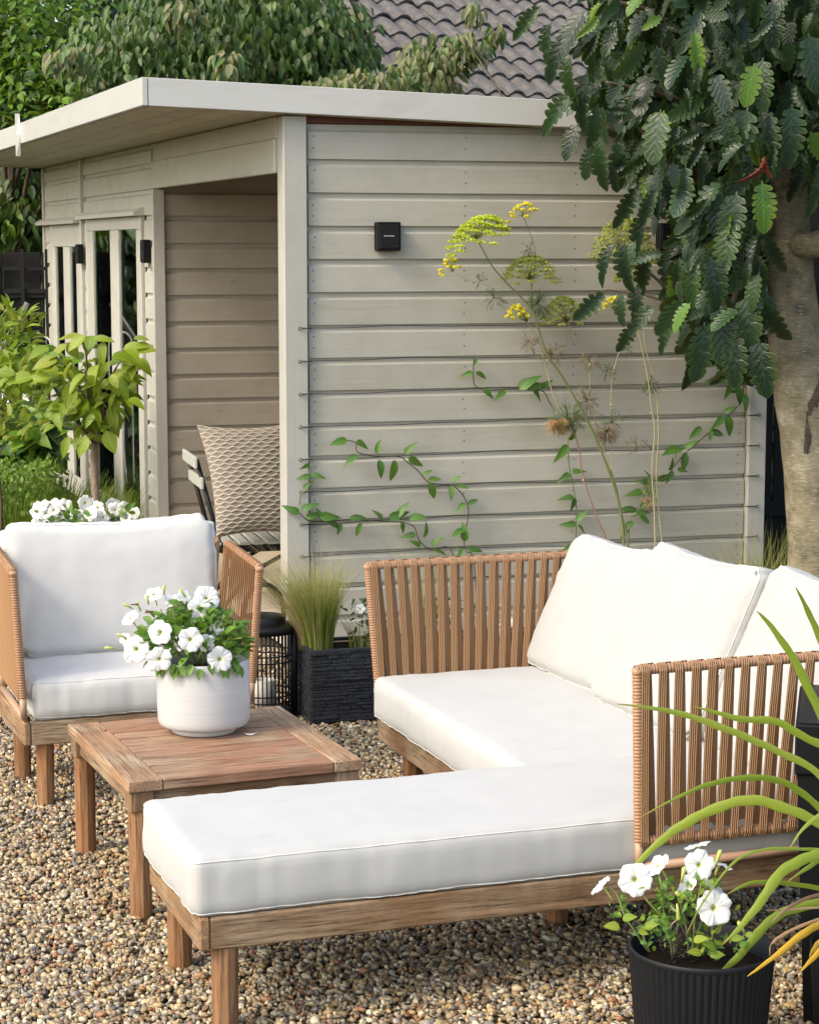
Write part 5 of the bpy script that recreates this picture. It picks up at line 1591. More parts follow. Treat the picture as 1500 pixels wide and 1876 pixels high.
LV = [(636, 806, -1, .1, 34), (652, 808, 1, .5, 30), (655, 834, -.9, .4, 34), (690, 832, .2, -1, 28), (694, 842, .1, 1, 34), (722, 842, -.1, 1, 40), (742, 832, .5, -.8, 32), (748, 838, .8, .5, 36), (783, 880, .9, -.2, 26), (786, 884, .4, 1, 34), (775, 872, .7, -.6, 22),
      (826, 884, .5, -.6, 24), (828, 890, -.2, .9, 28), (838, 888, .7, .2, 22), (852, 922, -.9, .6, 28), (856, 924, .9, -.5, 22), (850, 970, -.8, .2, 30), (852, 992, -.2, -1, 36), (856, 1005, .8, .1, 32), (850, 1005, -.6, .7, 30),
      (548, 940, -1, -.5, 34), (552, 935, .9, -.5, 36), (560, 950, .9, -.4, 34), (590, 952, -.4, -.9, 22), (600, 955, .9, .4, 34), (585, 945, .9, .1, 40), (625, 958, -.4, 1, 22), (640, 950, .9, -.1, 30), (662, 958, -.5, 1, 26), (700, 952, -.6, -.8, 28), (712, 950, .9, -.3, 42), (728, 948, .5, -1, 36), (735, 957, .3, .9, 24), (748, 950, 1, -.2, 34), (762, 980, -1, .0, 30), (775, 985, .3, -1, 30), (790, 1000, .6, -.8, 30), (795, 1008, .9, .2, 28), (770, 1000, -.7, -.4, 26),
      (566, 850, -.6, .3, 20), (568, 872, -1, .1, 26), (570, 870, 1, .1, 28), (556, 895, .6, -.6, 22), (868, 668, .4, -.8, 16), (866, 682, -1, .3, 26), (870, 682, 1, .4, 26), (885, 712, .7, .6, 28), (925, 716, -.7, .3, 30), (950, 712, .6, -.5, 46), (960, 708, 1, -.1, 40), (975, 712, .6, .6, 30), (990, 710, .8, -.6, 26),
      (1040, 815, -.7, .8, 40), (1042, 806, .5, -.7, 26), (1044, 868, -.9, .4, 30), (1048, 866, .8, -.2, 28), (1052, 912, -1, -.1, 32), (1052, 912, -.2, 1, 26), (1055, 955, .6, -.8, 30), (1055, 960, -.8, .0, 30), (1058, 962, .8, .7, 22), (1050, 1000, -.8, .3, 28),
      (1330, 692, -.9, .1, 44), (1340, 700, -.4, 1, 34), (1350, 706, .2, 1, 36), (1362, 722, .1, 1, 36), (1358, 716, -.7, .0, 24), (1325, 762, -.8, .7, 36), (1330, 760, .3, 1, 42), (1326, 756, .5, -.4, 26), (1285, 782, -.9, .7, 32), (1300, 790, .9, .2, 30), (1302, 788, -.2, .8, 20), (1250, 822, -1, .0, 46), (1254, 822, .6, -.6, 30), (1256, 828, -.2, 1, 34), (1225, 862, .4, -1, 26), (1232, 862, -.6, .8, 28), (1240, 860, .9, .1, 24), (1195, 882, -1, -.1, 34), (1205, 880, .8, -.3, 30), (1190, 880, -.3, -.8, 22),
      (1178, 902, -1, .0, 36), (1182, 900, .8, .7, 24), (1165, 935, -1, -.2, 30), (1165, 940, .9, -.1, 28), (1172, 930, .7, -.6, 24), (1150, 965, -.5, .6, 26), (1160, 955, -.9, .6, 30), (1172, 945, .8, .6, 24)]
for path in VP:
    W3 = [wp_at(x, y, .035 + .008 * math.sin(i)) for i, (x, y) in enumerate(path)]
    if path[-1][1] >= 970: W3.append(Vector((W3[-1].x + .02, W3[-1].y, -.01)))
    wtube('vine_stem', smooth_path(W3, 5), .0022, M_stemd if len(path) > 5 else M_stemg, vine, 5)
items = []
VN = Vector((SE2.x, SE2.y, 0)) * -1
for (x, y, dx, dy, L) in LV:
    dep_ = 8.4 if x < 900 else 8.8
    base = wp_at(x, y, .045)
    d = SE1 * dx + Vector((0, 0, -dy)) + VN * random.uniform(.0, .5)
    items.append((base, d, VN + Vector((0, 0, .5)) + rv(.45), L * dep_ / CAM_F, random.choice((0, 0, 1)), 0))
foliage(vine, items, [T_point, T_oval], [M_leaf_vine])

# fennel
fen = empty('fennel', sw(1.15, -.22, .0), SYAW, 'tall fennel with flat yellow green flower heads against the side wall', 'fennel')
def fa(x, y, off=.17): return wp_at(x, y, off)
ST = [([(1143, 1010), (1135, 930), (1118, 870), (1090, 800), (1062, 745), (1030, 690), (1003, 650), (985, 600), (974, 567), (950, 540), (925, 515), (900, 485), (880, 450), (873, 436)], .0062, .0022, M_stemg, .20),
      ([(1150, 1008), (1140, 950), (1128, 890), (1118, 860)], .0042, .0035, M_stems, .19),
      ([(974, 567), (972, 540), (978, 500), (980, 460), (970, 425), (958, 395)], .0026, .0014, M_stemg, .18), ([(974, 567), (974, 540), (972, 510)], .0024, .0018, M_stemg, .16),
      ([(922, 525), (905, 528), (880, 518), (855, 512), (830, 497)], .0014, .0010, M_stems, .20),
      ([(1112, 1005), (1098, 960), (1078, 905), (1065, 860), (1060, 820), (1045, 775)], .0032, .0028, M_stemp, .16), ([(1030, 760), (1012, 720), (1002, 680), (995, 650), (985, 620), (966, 590)], .0026, .0015, M_stems, .16), ([(1045, 775), (1030, 760)], .0028, .0026, M_stemp, .16),
      ([(1125, 880), (1108, 830), (1090, 770), (1082, 735), (1080, 700), (1077, 665), (1060, 635), (1040, 590)], .0024, .0016, M_stems, .14), ([(1120, 870), (1122, 800), (1119, 740), (1122, 690), (1132, 650), (1145, 620), (1160, 590)], .0024, .0018, M_stems, .15),
      ([(1200, 1010), (1198, 930), (1194, 860), (1199, 790), (1192, 740), (1186, 690), (1172, 620), (1160, 560), (1150, 520), (1140, 475)], .0034, .0018, M_stems, .20),
      ([(1213, 1010), (1207, 940), (1202, 870), (1206, 790), (1200, 700), (1183, 640), (1178, 590), (1172, 520)], .0034, .0018, M_stems, .17), ([(1200, 830), (1186, 815), (1174, 806)], .0018, .0012, M_stemd, .19)]
for path, r0, r1, mt, off in ST:
    W3 = [fa(x, y, off) for x, y in path]
    if path[0][1] >= 1000: W3 = [Vector((W3[0].x + .01, W3[0].y, -.01))] + W3
    P = smooth_path(W3, 5); n_ = len(P)
    wtube('stem', P, [r0 + (r1 - r0) * i / (n_ - 1) for i in range(n_)], mt, fen, 7)
for (x, y) in ((1003, 660), (1119, 742), (1125, 885), (1080, 668), (1068, 880), (1192, 757), (1197, 815), (1211, 965)):
    p = fa(x, y, .185); wtube('stem_node', [p - Vector((0, 0, .006)), p, p + Vector((0, 0, .006))], [.002, .0055, .002], M_stems, fen, 7)
def umbel(cx, cy, x0, x1, ytop, ybot, off, mat, rays, dens, tilt=0.0, smat=M_ray, seed=0):
    """one flower head: rays fanning to small clusters of florets"""
    rr = random.Random(seed)
    c = fa(cx, cy, off); k = 8.6 / CAM_F
    half = (x1 - x0) / 2 * k; h = (cy - ytop) * k; mid = ((x0 + x1) / 2 - cx) * k; low = (ybot - cy) * k
    inv = lw(fen); mr = MB(); items_ = []; V, F, T = [], [], []
    for i in range(rays):
        a = i * 2.39996 + rr.uniform(-.2, .2); rad_ = math.sqrt((i + .5) / rays)
        ex = math.cos(a) * rad_; ey = math.sin(a) * rad_
        z = h * (1 - .95 * rad_ ** 2.2) - low * (rad_ ** 4) * (.6 - .6 * ey)
        e = c + SE1 * (ex * half + mid * (1 if rad_ > .0 else 0)) + VN * (-ey * half * .75) + Vector((0, 0, z + tilt * ex * half))
        m_ = c.lerp(e, .55) + Vector((0, 0, .12 * h))
        mr.tube([inv @ c, inv @ m_, inv @ e], .0010, 3)
        for j in range(dens):
            b2 = rr.uniform(0, 6.283); r2 = half * .17 * math.sqrt(rr.random())
            p = e + SE1 * (r2 * math.cos(b2)) + VN * (r2 * math.sin(b2)) + Vector((0, 0, rr.uniform(-.002, .006) - r2 * r2 * 12))
            p = inv @ p; s_ = rr.uniform(.0028, .0052); q_ = rr.random()
            ax = Vector((rr.uniform(-1, 1), rr.uniform(-1, 1), rr.uniform(-1, 1))).normalized(); bx = ax.orthogonal().normalized(); cx_2 = ax.cross(bx)
            b0 = len(V); V += [p + bx * s_, p - bx * s_ * .5 + cx_2 * s_ * .87, p - bx * s_ * .5 - cx_2 * s_ * .87, p + ax * s_ * 1.2]; T += [q_] * 4
            F += [(b0, b0+1, b0+2), (b0, b0+1, b0+3), (b0+1, b0+2, b0+3), (b0+2, b0, b0+3)]
    me = bpy.data.meshes.new('florets'); me.from_pydata([tuple(v) for v in V], [], F); me.materials.append(mat); me.uv_layers.new(name='UVMap')
    a2 = me.attributes.new('tint', 'FLOAT', 'POINT'); a2.data.foreach_set('value', T)
    fh = mr.obj('flower_head', smat, fen, kind='stuff')
    link('florets', me, fh, kind='stuff')
umbel(873, 437, 822, 930, 400, 452, .20, M_umbel, 60, 40, .35, seed=1)
umbel(959, 396, 930, 985, 374, 402, .19, M_umbely, 18, 26, .3, seed=2); umbel(830, 497, 803, 842, 474, 506, .20, M_umbely, 15, 24, .5, seed=3)
umbel(972, 512, 921, 1022, 470, 522, .16, M_umbelg, 56, 22, 0, seed=4); umbel(966, 590, 925, 968, 560, 584, .17, M_umbely, 22, 26, 0, seed=5)
umbel(1038, 590, 990, 1070, 545, 598, .14, M_umbelg, 54, 18, .1, seed=6); umbel(1140, 476, 1082, 1198, 402, 470, .19, M_umbelg, 90, 20, .1, seed=7)
umbel(1168, 485, 1135, 1200, 458, 492, .15, M_umbely, 18, 24, 0, seed=8); umbel(1150, 520, 1125, 1188, 485, 515, .18, M_umbelg, 40, 22, 0, seed=9); umbel(1128, 570, 1100, 1146, 545, 565, .15, M_umbely, 18, 24, 0, seed=10)
umbel(1185, 905, 1178, 1206, 880, 925, .15, M_umbelg, 12, 6, 0, seed=11)
def tuft(x, y, R_, n, mat, off=.17, down=0.0, seed=0):
    rr = random.Random(seed * 77 + 5); inv = lw(fen); c = fa(x, y, off); k = 8.6 / CAM_F; m = MB()
    for i in range(n):
        a = rr.uniform(0, 6.283); d = (SE1 * math.cos(a) + Vector((0, 0, math.sin(a) - down)) + VN * rr.uniform(-.5, .5)).normalized()
        L = R_ * k * rr.uniform(.45, 1)
        p1 = c + d * L * .5; p2 = p1 + (d + Vector((0, 0, -.3 - down))).normalized() * L * .5
        m.tube([inv @ c, inv @ p1, inv @ p2], .0007, 3)
        for j in range(5):
            s0 = c.lerp(p2, rr.uniform(.35, .85)); dd_ = (d + Vector((rr.uniform(-1, 1), rr.uniform(-1, 1), rr.uniform(-1, .6))) * .8).normalized()
            m.tube([inv @ s0, inv @ (s0 + dd_ * L * .28)], .0006, 3)
    m.obj('feathery_leaf', mat, fen)
for i, t_ in enumerate(((905, 545, 30, 26, M_tuftg), (880, 515, 18, 12, M_tuftg), (985, 555, 34, 60, M_tuftg), (972, 455, 20, 16, M_tuftg), (968, 625, 28, 30, M_tuftb), (1012, 650, 30, 30, M_tuftb), (1020, 640, 24, 18, M_tuftb), (1080, 660, 26, 26, M_tuftb), (1112, 680, 22, 24, M_tuftg),
                        (1075, 733, 34, 50, M_tuftb), (1040, 760, 42, 70, M_tuftg), (1022, 770, 30, 110, M_tufto, .18, .9), (1112, 790, 32, 90, M_tuftb, .18, .6), (1120, 775, 30, 30, M_tuftg), (1190, 705, 24, 50, M_tuftg), (1165, 812, 28, 22, M_tuftb), (1185, 885, 26, 36, M_tuftg), (1190, 920, 20, 24, M_tufto), (1150, 640, 16, 16, M_tuftg), (1052, 770, 30, 50, M_tuftg))):
    tuft(*t_, seed=i)

# ================================================================== TREE AT THE RIGHT
TRK = at_y(1470, 1050, 8.15); TRK.z = 0
tree = empty('lobed_leaf_tree', TRK, 0, 'tree with a smooth banded trunk and large dark lobed leaves hanging over the summerhouse', 'tree')
def trunk_at(x, y, yy=8.15): return at_y(x, y, yy)
def trunk_mesh(path, name, seed=0, n=28, rough=.05):
    P = smooth_path([p for p, r in path], 7); rs = []
    for i in range(len(path) - 1):
        for j in range(7): rs.append(path[i][1] + (path[i+1][1] - path[i][1]) * j / 7)
    rs.append(path[-1][1])
    m = MB(); inv = lw(tree)
    m.tube([inv @ p for p in P], rs, n, rfn=lambda i, a: 1 + rough * noise.noise(Vector((math.cos(a) * 1.5, math.sin(a) * 1.5, i * .25 + seed * 5))) + .012 * noise.noise(Vector((math.cos(a) * 9, math.sin(a) * 9, i * 1.4))))
    return m.obj(name, M_bark, tree)
k8 = 8.3 / CAM_F
base = trunk_at(1500, 1300); base.z = -.05
trunk_mesh([(base, 82 * k8), (trunk_at(1500, 1150), 64 * k8), (trunk_at(1501, 1000), 58 * k8), (trunk_at(1494, 860), 58 * k8), (trunk_at(1484, 760), 60 * k8), (trunk_at(1462, 650), 52 * k8), (trunk_at(1450, 540), 43 * k8),
            (trunk_at(1445, 430), 39 * k8), (trunk_at(1440, 330), 36 * k8), (trunk_at(1425, 200), 32 * k8), (trunk_at(1395, 40), 27 * k8), (trunk_at(1370, -160), 20 * k8), (trunk_at(1350, -400), 10 * k8)], 'trunk', 1)
trunk_mesh([(trunk_at(1505, 830), 46 * k8), (trunk_at(1530, 730), 40 * k8), (trunk_at(1545, 600), 34 * k8), (trunk_at(1560, 450), 30 * k8), (trunk_at(1600, 200), 24 * k8), (trunk_at(1650, -150), 14 * k8)], 'trunk_fork', 2)
trunk_mesh([(trunk_at(1448, 440, 8.12), 16 * k8), (trunk_at(1478, 450, 8.02), 22 * k8), (trunk_at(1520, 440, 7.98), 24 * k8), (trunk_at(1580, 420, 7.98), 20 * k8), (trunk_at(1680, 330, 8.0), 12 * k8)], 'branch', 3, 14)
# torn scar in the bark
m = MB(); inv = lw(tree)
sc_pts = [(1497, 650, 5), (1495, 690, 10), (1489, 715, 15), (1478, 735, 14), (1472, 765, 11), (1468, 800, 9), (1464, 825, 5)]
P = smooth_path([trunk_at(x, y, 8.15) - Vector((0, (.127 if y > 700 else .117), 0)) for x, y, w in sc_pts], 5)
Wd = []
for i in range(len(sc_pts) - 1):
    for j in range(5): Wd.append(sc_pts[i][2] + (sc_pts[i+1][2] - sc_pts[i][2]) * j / 5)
Wd.append(sc_pts[-1][2])
m.tube([inv @ p for p in P], [w * k8 * .62 for w in Wd], 12, rfn=lambda i, a: 1 + .55 * noise.noise(Vector((math.cos(a) * 3, math.sin(a) * 3, i * 1.1))), flat=.28, up=(0, 1, 0))
m.obj('bark_scar', M_scar, tree)
# limbs
LB = [[(1440, 330), (1380, 260), (1290, 200), (1200, 170), (1110, 150)], [(1440, 330), (1360, 330), (1270, 320), (1180, 270), (1100, 220)], [(1440, 430), (1360, 380), (1300, 350), (1230, 300), (1160, 220)],
      [(1425, 200), (1350, 100), (1260, 40), (1160, 10), (1060, -10)], [(1440, 400), (1350, 470), (1270, 550), (1190, 500), (1125, 440)], [(1400, 440), (1330, 540), (1260, 560), (1180, 540), (1110, 530)],
      [(1395, 40), (1300, -60), (1180, -120)], [(1370, -160), (1250, -250), (1120, -300)], [(1600, 200), (1640, 100), (1700, 0)], [(1560, 450), (1640, 420), (1720, 400)], [(1425, 200), (1480, 90), (1490, -40)], [(1440, 380), (1390, 440), (1340, 560), (1330, 640)]]
limbpts = []
for i, L in enumerate(LB):
    d0 = 8.15; d1 = 7.75 + .35 * ((i * 3) % 4) / 3
    P = smooth_path([at_y(x, y, d0 + (d1 - d0) * j / (len(L) - 1)) for j, (x, y) in enumerate(L)], 6)
    n_ = len(P); wtube('branch', P, [(.022 if i not in (4, 5) else .012) * (1 - .85 * j / (n_ - 1)) + .0015 for j in range(n_)], M_twig, tree, 7)
    limbpts += P
def inpoly(x, y, poly):
    c = False; j = len(poly) - 1
    for i in range(len(poly)):
        xi, yi = poly[i]; xj, yj = poly[j]
        if (yi > y) != (yj > y) and x < (xj - xi) * (y - yi) / (yj - yi) + xi: c = not c
        j = i
    return c
CROWN = [(1080, -500), (1065, -50), (1075, 60), (1095, 190), (1100, 250), (1155, 330), (1222, 385), (1240, 470), (1240, 560), (1290, 650), (1345, 690), (1420, 660), (1418, 400), (1500, 330), (1700, 420), (1900, 300), (1900, -500)]
items = []; tries = 0
rt = random.Random(5)
while len(items) < 3500 and tries < 70000:
    tries += 1
    x, y = rt.uniform(1000, 1900), rt.uniform(-500, 700)
    if not inpoly(x, y, CROWN): continue
    if x > 1560 and rt.random() < .45: continue
    if 1400 < x < 1520 and y > 330: continue
    core = rt.random()
    if y < 330 and x < 1150 and rt.random() < .5: continue
    dy = 7.55 + .95 * core ** .8
    if x > 1230: dy -= .15
    p = at_y(x, y - 25, dy)
    if (p - SO).dot(SE2) > -.13 and p.z < 2.36 and (p - SO).dot(SE1) < 2.2: p = at_y(x, y - 25, 7.9 - rt.random() * .3)
    d = Vector((rt.uniform(-.85, .45), rt.uniform(-.6, .3), -1.0 + rt.uniform(0, .6)))
    if y < 300 and rt.random() < .18: d = Vector((rt.uniform(-1, .6), rt.uniform(-.5, .2), rt.uniform(-.6, .2)))
    nrm_ = Vector((rt.uniform(-1.1, .8), -1 + rt.uniform(0, .5), rt.uniform(-.1, 1.0)))
    L = (32 + 58 * rt.random() ** 1.4) * dy / CAM_F * (1 if x > 1150 else .85)
    items.append((p, d, nrm_, L, rt.randrange(5), 0 if rt.random() < .965 else 1))
# sprays reaching out over the wall
for (x, y, dx, dz, L) in ((1082, 268, -.2, -1, 60), (1100, 250, -.1, -1, 90), (1130, 255, .1, -1, 90), (1120, 300, .1, -1, 50), (1165, 340, -.45, -1, 80), (1185, 385, -.5, -1, 80), (1205, 345, -.6, -1, 70), (1128, 445, -.7, -.9, 75), (1145, 440, -.15, -1, 90), (1190, 460, -.35, -1, 80), (1215, 465, -1, -.1, 60), (1165, 440, -.4, -.8, 70),
                          (1110, 535, -.8, -.7, 75), (1140, 535, -.2, -1, 60), (1170, 520, -.2, -1, 70), (1200, 560, -.7, -.6, 70), (1235, 590, -.6, -.8, 60), (1160, 590, -.4, -.9, 60), (1245, 470, -.2, -1, 60), (1265, 520, -.3, -1, 70), (1060, 225, -.5, -1, 70), (1040, 60, -.6, -1, 90), (1010, 40, -.4, -1, 70), (1075, 130, -.3, -1, 100), (1055, 165, -.8, -.7, 90), (1095, 190, -.1, -1, 80), (1045, 100, -.2, -1, 80), (1070, 20, -.6, -.9, 90), (990, 10, -.7, -.7, 70)):
    dyp = rt.uniform(7.6, 7.9)
    items.append((at_y(x, y, dyp), (dx, -.1, dz), (rt.uniform(-.9, .2), -1, rt.uniform(0, .5)), L * dyp / CAM_F, rt.choice((0, 1, 3, 3)), 0))
for (x, y, dx, dz, L, mi) in ((1272, 55, .1, -1, 90, 1), (1397, 105, -.05, -1, 95, 0), (1382, 115, -.2, -1, 80, 1), (1395, 330, .1, -1, 95, 1), (1350, 350, -.2, -1, 105, 0), (1410, 205, 0, -1, 110, 0), (1370, 195, -.3, -1, 110, 0), (1335, 205, .1, -1, 120, 0), (1450, 190, 0, -1, 110, 0), (1480, 60, .2, -1, 110, 0), (1415, 0, 0, -1, 90, 0),
                              (1345, 610, .0, -1, 100, 0), (1300, 470, .2, -1, 100, 0), (1365, 540, .1, -1, 105, 0), (1390, 620, .1, -1, 110, 0), (1290, 590, -.1, -1, 110, 0), (1320, 560, .05, -1, 110, 0), (1255, 300, -.1, -1, 100, 0), (1210, 200, -.2, -1, 100, 0), (1345, 400, -.3, -1, 100, 0)):
    items.append((at_y(x, y, 7.45), (dx, -.15, dz), (rt.uniform(-.5, .3), -1, .35), L * 7.45 / CAM_F, rt.choice((0, 2, 0, 4)), mi))
foliage(tree, items, T_lobed, [M_leaf_big, leafmat('young_lobed_leaf', [(.06, .16, .025), (.09, .21, .03), (.12, .24, .035)], .42, .3, True, ((.22, .28, .04), .5), 9)], single=300)
# inner shade leaves so that no sky shows through the crown
items = []
for i in range(900):
    x, y = rt.uniform(1080, 1900), rt.uniform(-500, 640)
    if not inpoly(x, y, CROWN) or (1400 < x < 1540 and y > 360) or (x < 1230 and y > 200): continue
    dy = rt.uniform(8.5, 9.6) if x > 1420 else rt.uniform(8.2, 8.6)
    p = at_y(x, y, dy)
    if (p - SO).dot(SE2) > -.12 and p.z < 2.36 and (p - SO).dot(SE1) < 2.2: continue
    items.append((p, (rt.uniform(-.6, .6), rt.uniform(-.6, .6), -1), (rt.uniform(-.5, .5), -1, rt.uniform(-.3, .6)), rt.uniform(.15, .24), rt.randrange(5), 0))
foliage(tree, items, T_lobed, [M_leaf_big], single=0)
dl = at_y(1400, 290, 7.4)
foliage(tree, [(dl, (-.35, -.1, -1), (1, -.4, .2), .11, 3, 0), (dl + Vector((.0, 0, .01)), (.0, -.1, -1), (-1, -.6, .2), .08, 1, 0)], T_lobed, [M_deadleaf], name='dead_leaf')

# ================================================================== BEHIND THE SUMMERHOUSE
def crown(name, label, cat, trunkpos, regions, n, Lr, templates, mats, weights, dirfn, single=260, group=None, seed=1, trunk_r=.07, trunk_h=2.0, nrmz=.5, branches=12):
    rr = random.Random(seed)
    o = empty(name, trunkpos, 0, label, cat, group)
    tp_ = Vector(trunkpos)
    its = []; tot = sum(r[-1] for r in regions)
    for i in range(n):
        q = rr.uniform(0, tot); k = 0
        for r in regions:
            q -= r[-1]
            if q <= 0: break
        c, ra, w_ = r
        while True:
            v = Vector((rr.uniform(-1, 1), rr.uniform(-1, 1), rr.uniform(-1, 1)))
            if v.length <= 1: break
        v = v * (.55 + .45 * rr.random()) if rr.random() < .75 else v
        p = Vector((c[0] + v.x * ra[0], c[1] + v.y * ra[1], c[2] + v.z * ra[2]))
        mi = rr.choices(range(len(mats)), weights)[0]
        its.append((p, dirfn(rr, v), Vector((rr.uniform(-.8, .8), rr.uniform(-1, .2), rr.uniform(.0, 1.0) + nrmz)), rr.uniform(*Lr), rr.randrange(len(templates)), mi))
    wtube('trunk', smooth_path([tp_ + Vector((0, 0, -.05)), tp_ + Vector((.03, 0, trunk_h * .5)), tp_ + Vector((-.02, .02, trunk_h))], 4), [trunk_r * (1.1 - .05 * i) for i in range(9)], M_twig, o, 8)
    for i in range(branches):
        e = rr.choice(its)[0]
        s_ = tp_ + Vector((0, 0, trunk_h * rr.uniform(.7, 1)))
        mid = s_.lerp(e, .5) + Vector((0, 0, .12))
        wtube('branch', smooth_path([s_, mid, e], 4), [trunk_r * .35 * (1 - .1 * j) for j in range(9)], M_twig, o, 5)
    foliage(o, its, templates, mats, single=single)
    return o
droop = lambda r, v: (v.x * .5 + r.uniform(-.45, .45), -.25 + r.uniform(-.4, .3), -1 + r.uniform(0, .6))
spread_ = lambda r, v: (v.x * .6 + r.uniform(-.8, .8), -.3 + r.uniform(-.7, .5), r.uniform(-.8, .6))
def R_(x, y, yy, rx, ry, rz, w): p = at_y(x, y, yy); return ((p.x, p.y, p.z), (rx, ry, rz), w)
HT = [T_oval, T_oval2, T_oval3, T_oval2]
crown('drooping_leaf_tree', 'dark tree with drooping pointed leaves behind the summerhouse roof, in the middle', 'tree', sw(2.55, 5.2, 0),
      [R_(430, 60, 13.0, .85, .7, .55, 5), R_(250, 110, 12.8, .5, .5, .35, 2), R_(600, 80, 13.1, .36, .5, .35, 1.6), R_(430, -120, 13.2, .9, .8, .5, 3), R_(560, 190, 12.9, .6, .4, .20, 1.5), R_(330, 200, 12.8, .5, .4, .25, 1.5)],
      9500, (.050, .085), HT, [M_leaf_hedge, M_leaf_pale], (.955, .045), droop, 280, seed=21, trunk_h=1.9)
crown('pale_edged_shrub', 'shrub with cream edged drooping leaves behind the roof, beside the tiled house roof', 'shrub', sw(2.5, 3.4, 0),
      [R_(700, 150, 12.5, .42, .3, .12, 2), R_(790, 120, 12.5, .25, .25, .20, 1.8), R_(850, 85, 12.5, .16, .2, .13, .7), R_(610, 160, 12.4, .25, .25, .08, .9), R_(905, 60, 12.6, .07, .12, .08, .15), R_(870, 20, 12.6, .08, .12, .08, .15)],
      1100, (.050, .085), HT, [M_leaf_pale, M_leaf_hedge], (.62, .38), droop, 200, seed=22, trunk_r=.035, trunk_h=1.9, branches=3)
crown('pale_edged_shrub', 'small cluster of cream edged leaves in front of the dark tree, above the eave corner', 'shrub', sw(1.4, 6.5, 0),
      [R_(120, 105, 12.3, .14, .12, .10, 1.0), R_(335, 20, 12.3, .12, .12, .08, .8), R_(420, 110, 12.3, .12, .12, .10, .7)],
      230, (.060, .10), HT, [M_leaf_pale, M_leaf_hedge], (.6, .4), droop, 120, seed=23, trunk_r=.02, trunk_h=1.9, branches=6)
crown('bright_leaf_tree', 'bright green small leaved tree behind the far end of the roof', 'tree', Vector((at_y(20, 600, 14.2).x, 14.2, 0)),
      [R_(40, 150, 13.9, .65, .5, .45, 4), R_(150, 200, 13.8, .4, .4, .2, 2), R_(-60, 60, 14, .7, .6, .5, 2), R_(60, 20, 14, .6, .5, .3, 1.5)],
      5200, (.045, .085), [T_oval, T_wide, T_oval3], [M_leaf_bright, M_leaf_hedge, M_leaf_yell], (.70, .25, .05), spread_, 200, seed=24, trunk_h=2.0)
crown('hanging_leaf_tree', 'dark green tree hanging down behind the left end of the summerhouse, under the eave', 'tree', Vector((at_y(30, 600, 14.6).x, 14.6, 0)),
      [R_(40, 385, 14.3, .30, .4, .30, 3), R_(-40, 400, 14.3, .4, .4, .35, 2)],
      1700, (.07, .12), HT, [M_leaf_hedge, M_leaf_bright], (.85, .15), droop, 200, seed=25, trunk_h=1.8)
# far green mass that closes the view
def far_mass(name, label, boxes, n, L, mats, seed):
    rr = random.Random(seed); its = []
    for i in range(n):
        b_ = rr.choice(boxes)
        p = Vector((rr.uniform(b_[0], b_[1]), rr.uniform(b_[2], b_[3]), rr.uniform(b_[4], b_[5])))
        its.append((p, (rr.uniform(-.6, .6), rr.uniform(-.8, .1), -1 + rr.uniform(0, 1.2)), (rr.uniform(-.6, .6), -1, rr.uniform(0, 1)), rr.uniform(*L), rr.randrange(3), rr.randrange(len(mats))))
    o = empty(name, (boxes[0][0], boxes[0][2], 0), 0, label, 'hedge')
    foliage(o, its, [T_oval, T_wide, T_oval3], mats, single=0)
    return o
far_mass('tall_hedge', 'tall dark hedge closing the garden far behind the summerhouse', [(-5.2, -.9, 15.0, 15.8, .0, 4.6), (-5.2, -.3, 15.2, 15.8, 1.5, 3.0)], 15000, (.12, .22), [M_leaf_dark, M_leaf_hedge], 31)
far_mass('tall_hedge', 'dark leafy mass behind the lobed leaf tree, right of the tiled roof', [(1.3, 5.5, 14.6, 15.2, 1.6, 5.0)], 5000, (.12, .2), [M_leaf_dark, M_leaf_hedge], 34)
far_mass('side_hedge', 'dark hedge beyond the tree at the right edge of the garden', [(2.2, 5.6, 12.6, 13.4, .0, 4.4)], 7000, (.14, .24), [M_leaf_dark, M_leaf_big], 32)
far_mass('reflection_hedge', 'unseen green hedge added at the left to be mirrored in the glass doors', [(-9.5, -5.6, 15.9, 19.5, .0, 1.45)], 9000, (.12, .22), [M_leaf_lime, M_leaf_bright], 33)  # out of view, added to give the panes a green reflection
far_mass('tall_hedge', 'unseen dark hedge added behind the bright one to be mirrored in the glass doors', [(-12, -5.2, 20.5, 21.5, .0, 4.6)], 6000, (.2, .34), [M_leaf_dark, M_leaf_hedge], 35)  # out of view, added to darken the upper part of that reflection

# neighbour's tiled roof
RW = Vector((.76, .64, 0)).normalized(); RU = Vector((-.524, .622, .582)).normalized()
RN = RW.cross(RU).normalized()
r0 = at_y(640, 225, 16.0)
house = empty('neighbour_house', (r0.x, r0.y, 0), 0, "neighbour's house roof of wavy grey brown concrete tiles above the summerhouse", 'house')
inv = lw(house)
# tile: local x along eave (width w), y upslope (length l)
tw_, tl_, tex = .235, .290, .355
V, F = [], []
nxx = 12
for j, y in enumerate((0.0, tex)):
    for i in range(nxx + 1):
        x = i / nxx; z = .026 * math.sin(2 * math.pi * (x - .1)) + .006 * math.sin(4 * math.pi * x) + (0.03 if j == 0 else -.004)
        V.append((x * tw_, y, z))
for i in range(nxx + 1):
    x = i / nxx; z = .026 * math.sin(2 * math.pi * (x - .1)) + .006 * math.sin(4 * math.pi * x) + .03 - .020
    V.append((x * tw_, 0.0, z))
for i in range(nxx): F += [(i, i + 1, nxx + 2 + i, nxx + 1 + i), (i, 2 * (nxx + 1) + i, 2 * (nxx + 1) + i + 1, i + 1)]
tile = bpy.data.meshes.new('roof_tile'); tile.from_pydata(V, [], F); tile.materials.append(M_tile); tile.polygons.foreach_set('use_smooth', [True] * len(F)); tile.set_sharp_from_angle(angle=rad(60))
Rm = Matrix((RW, RU, RN)).transposed().to_4x4()
rt2 = random.Random(9); cnt = 0
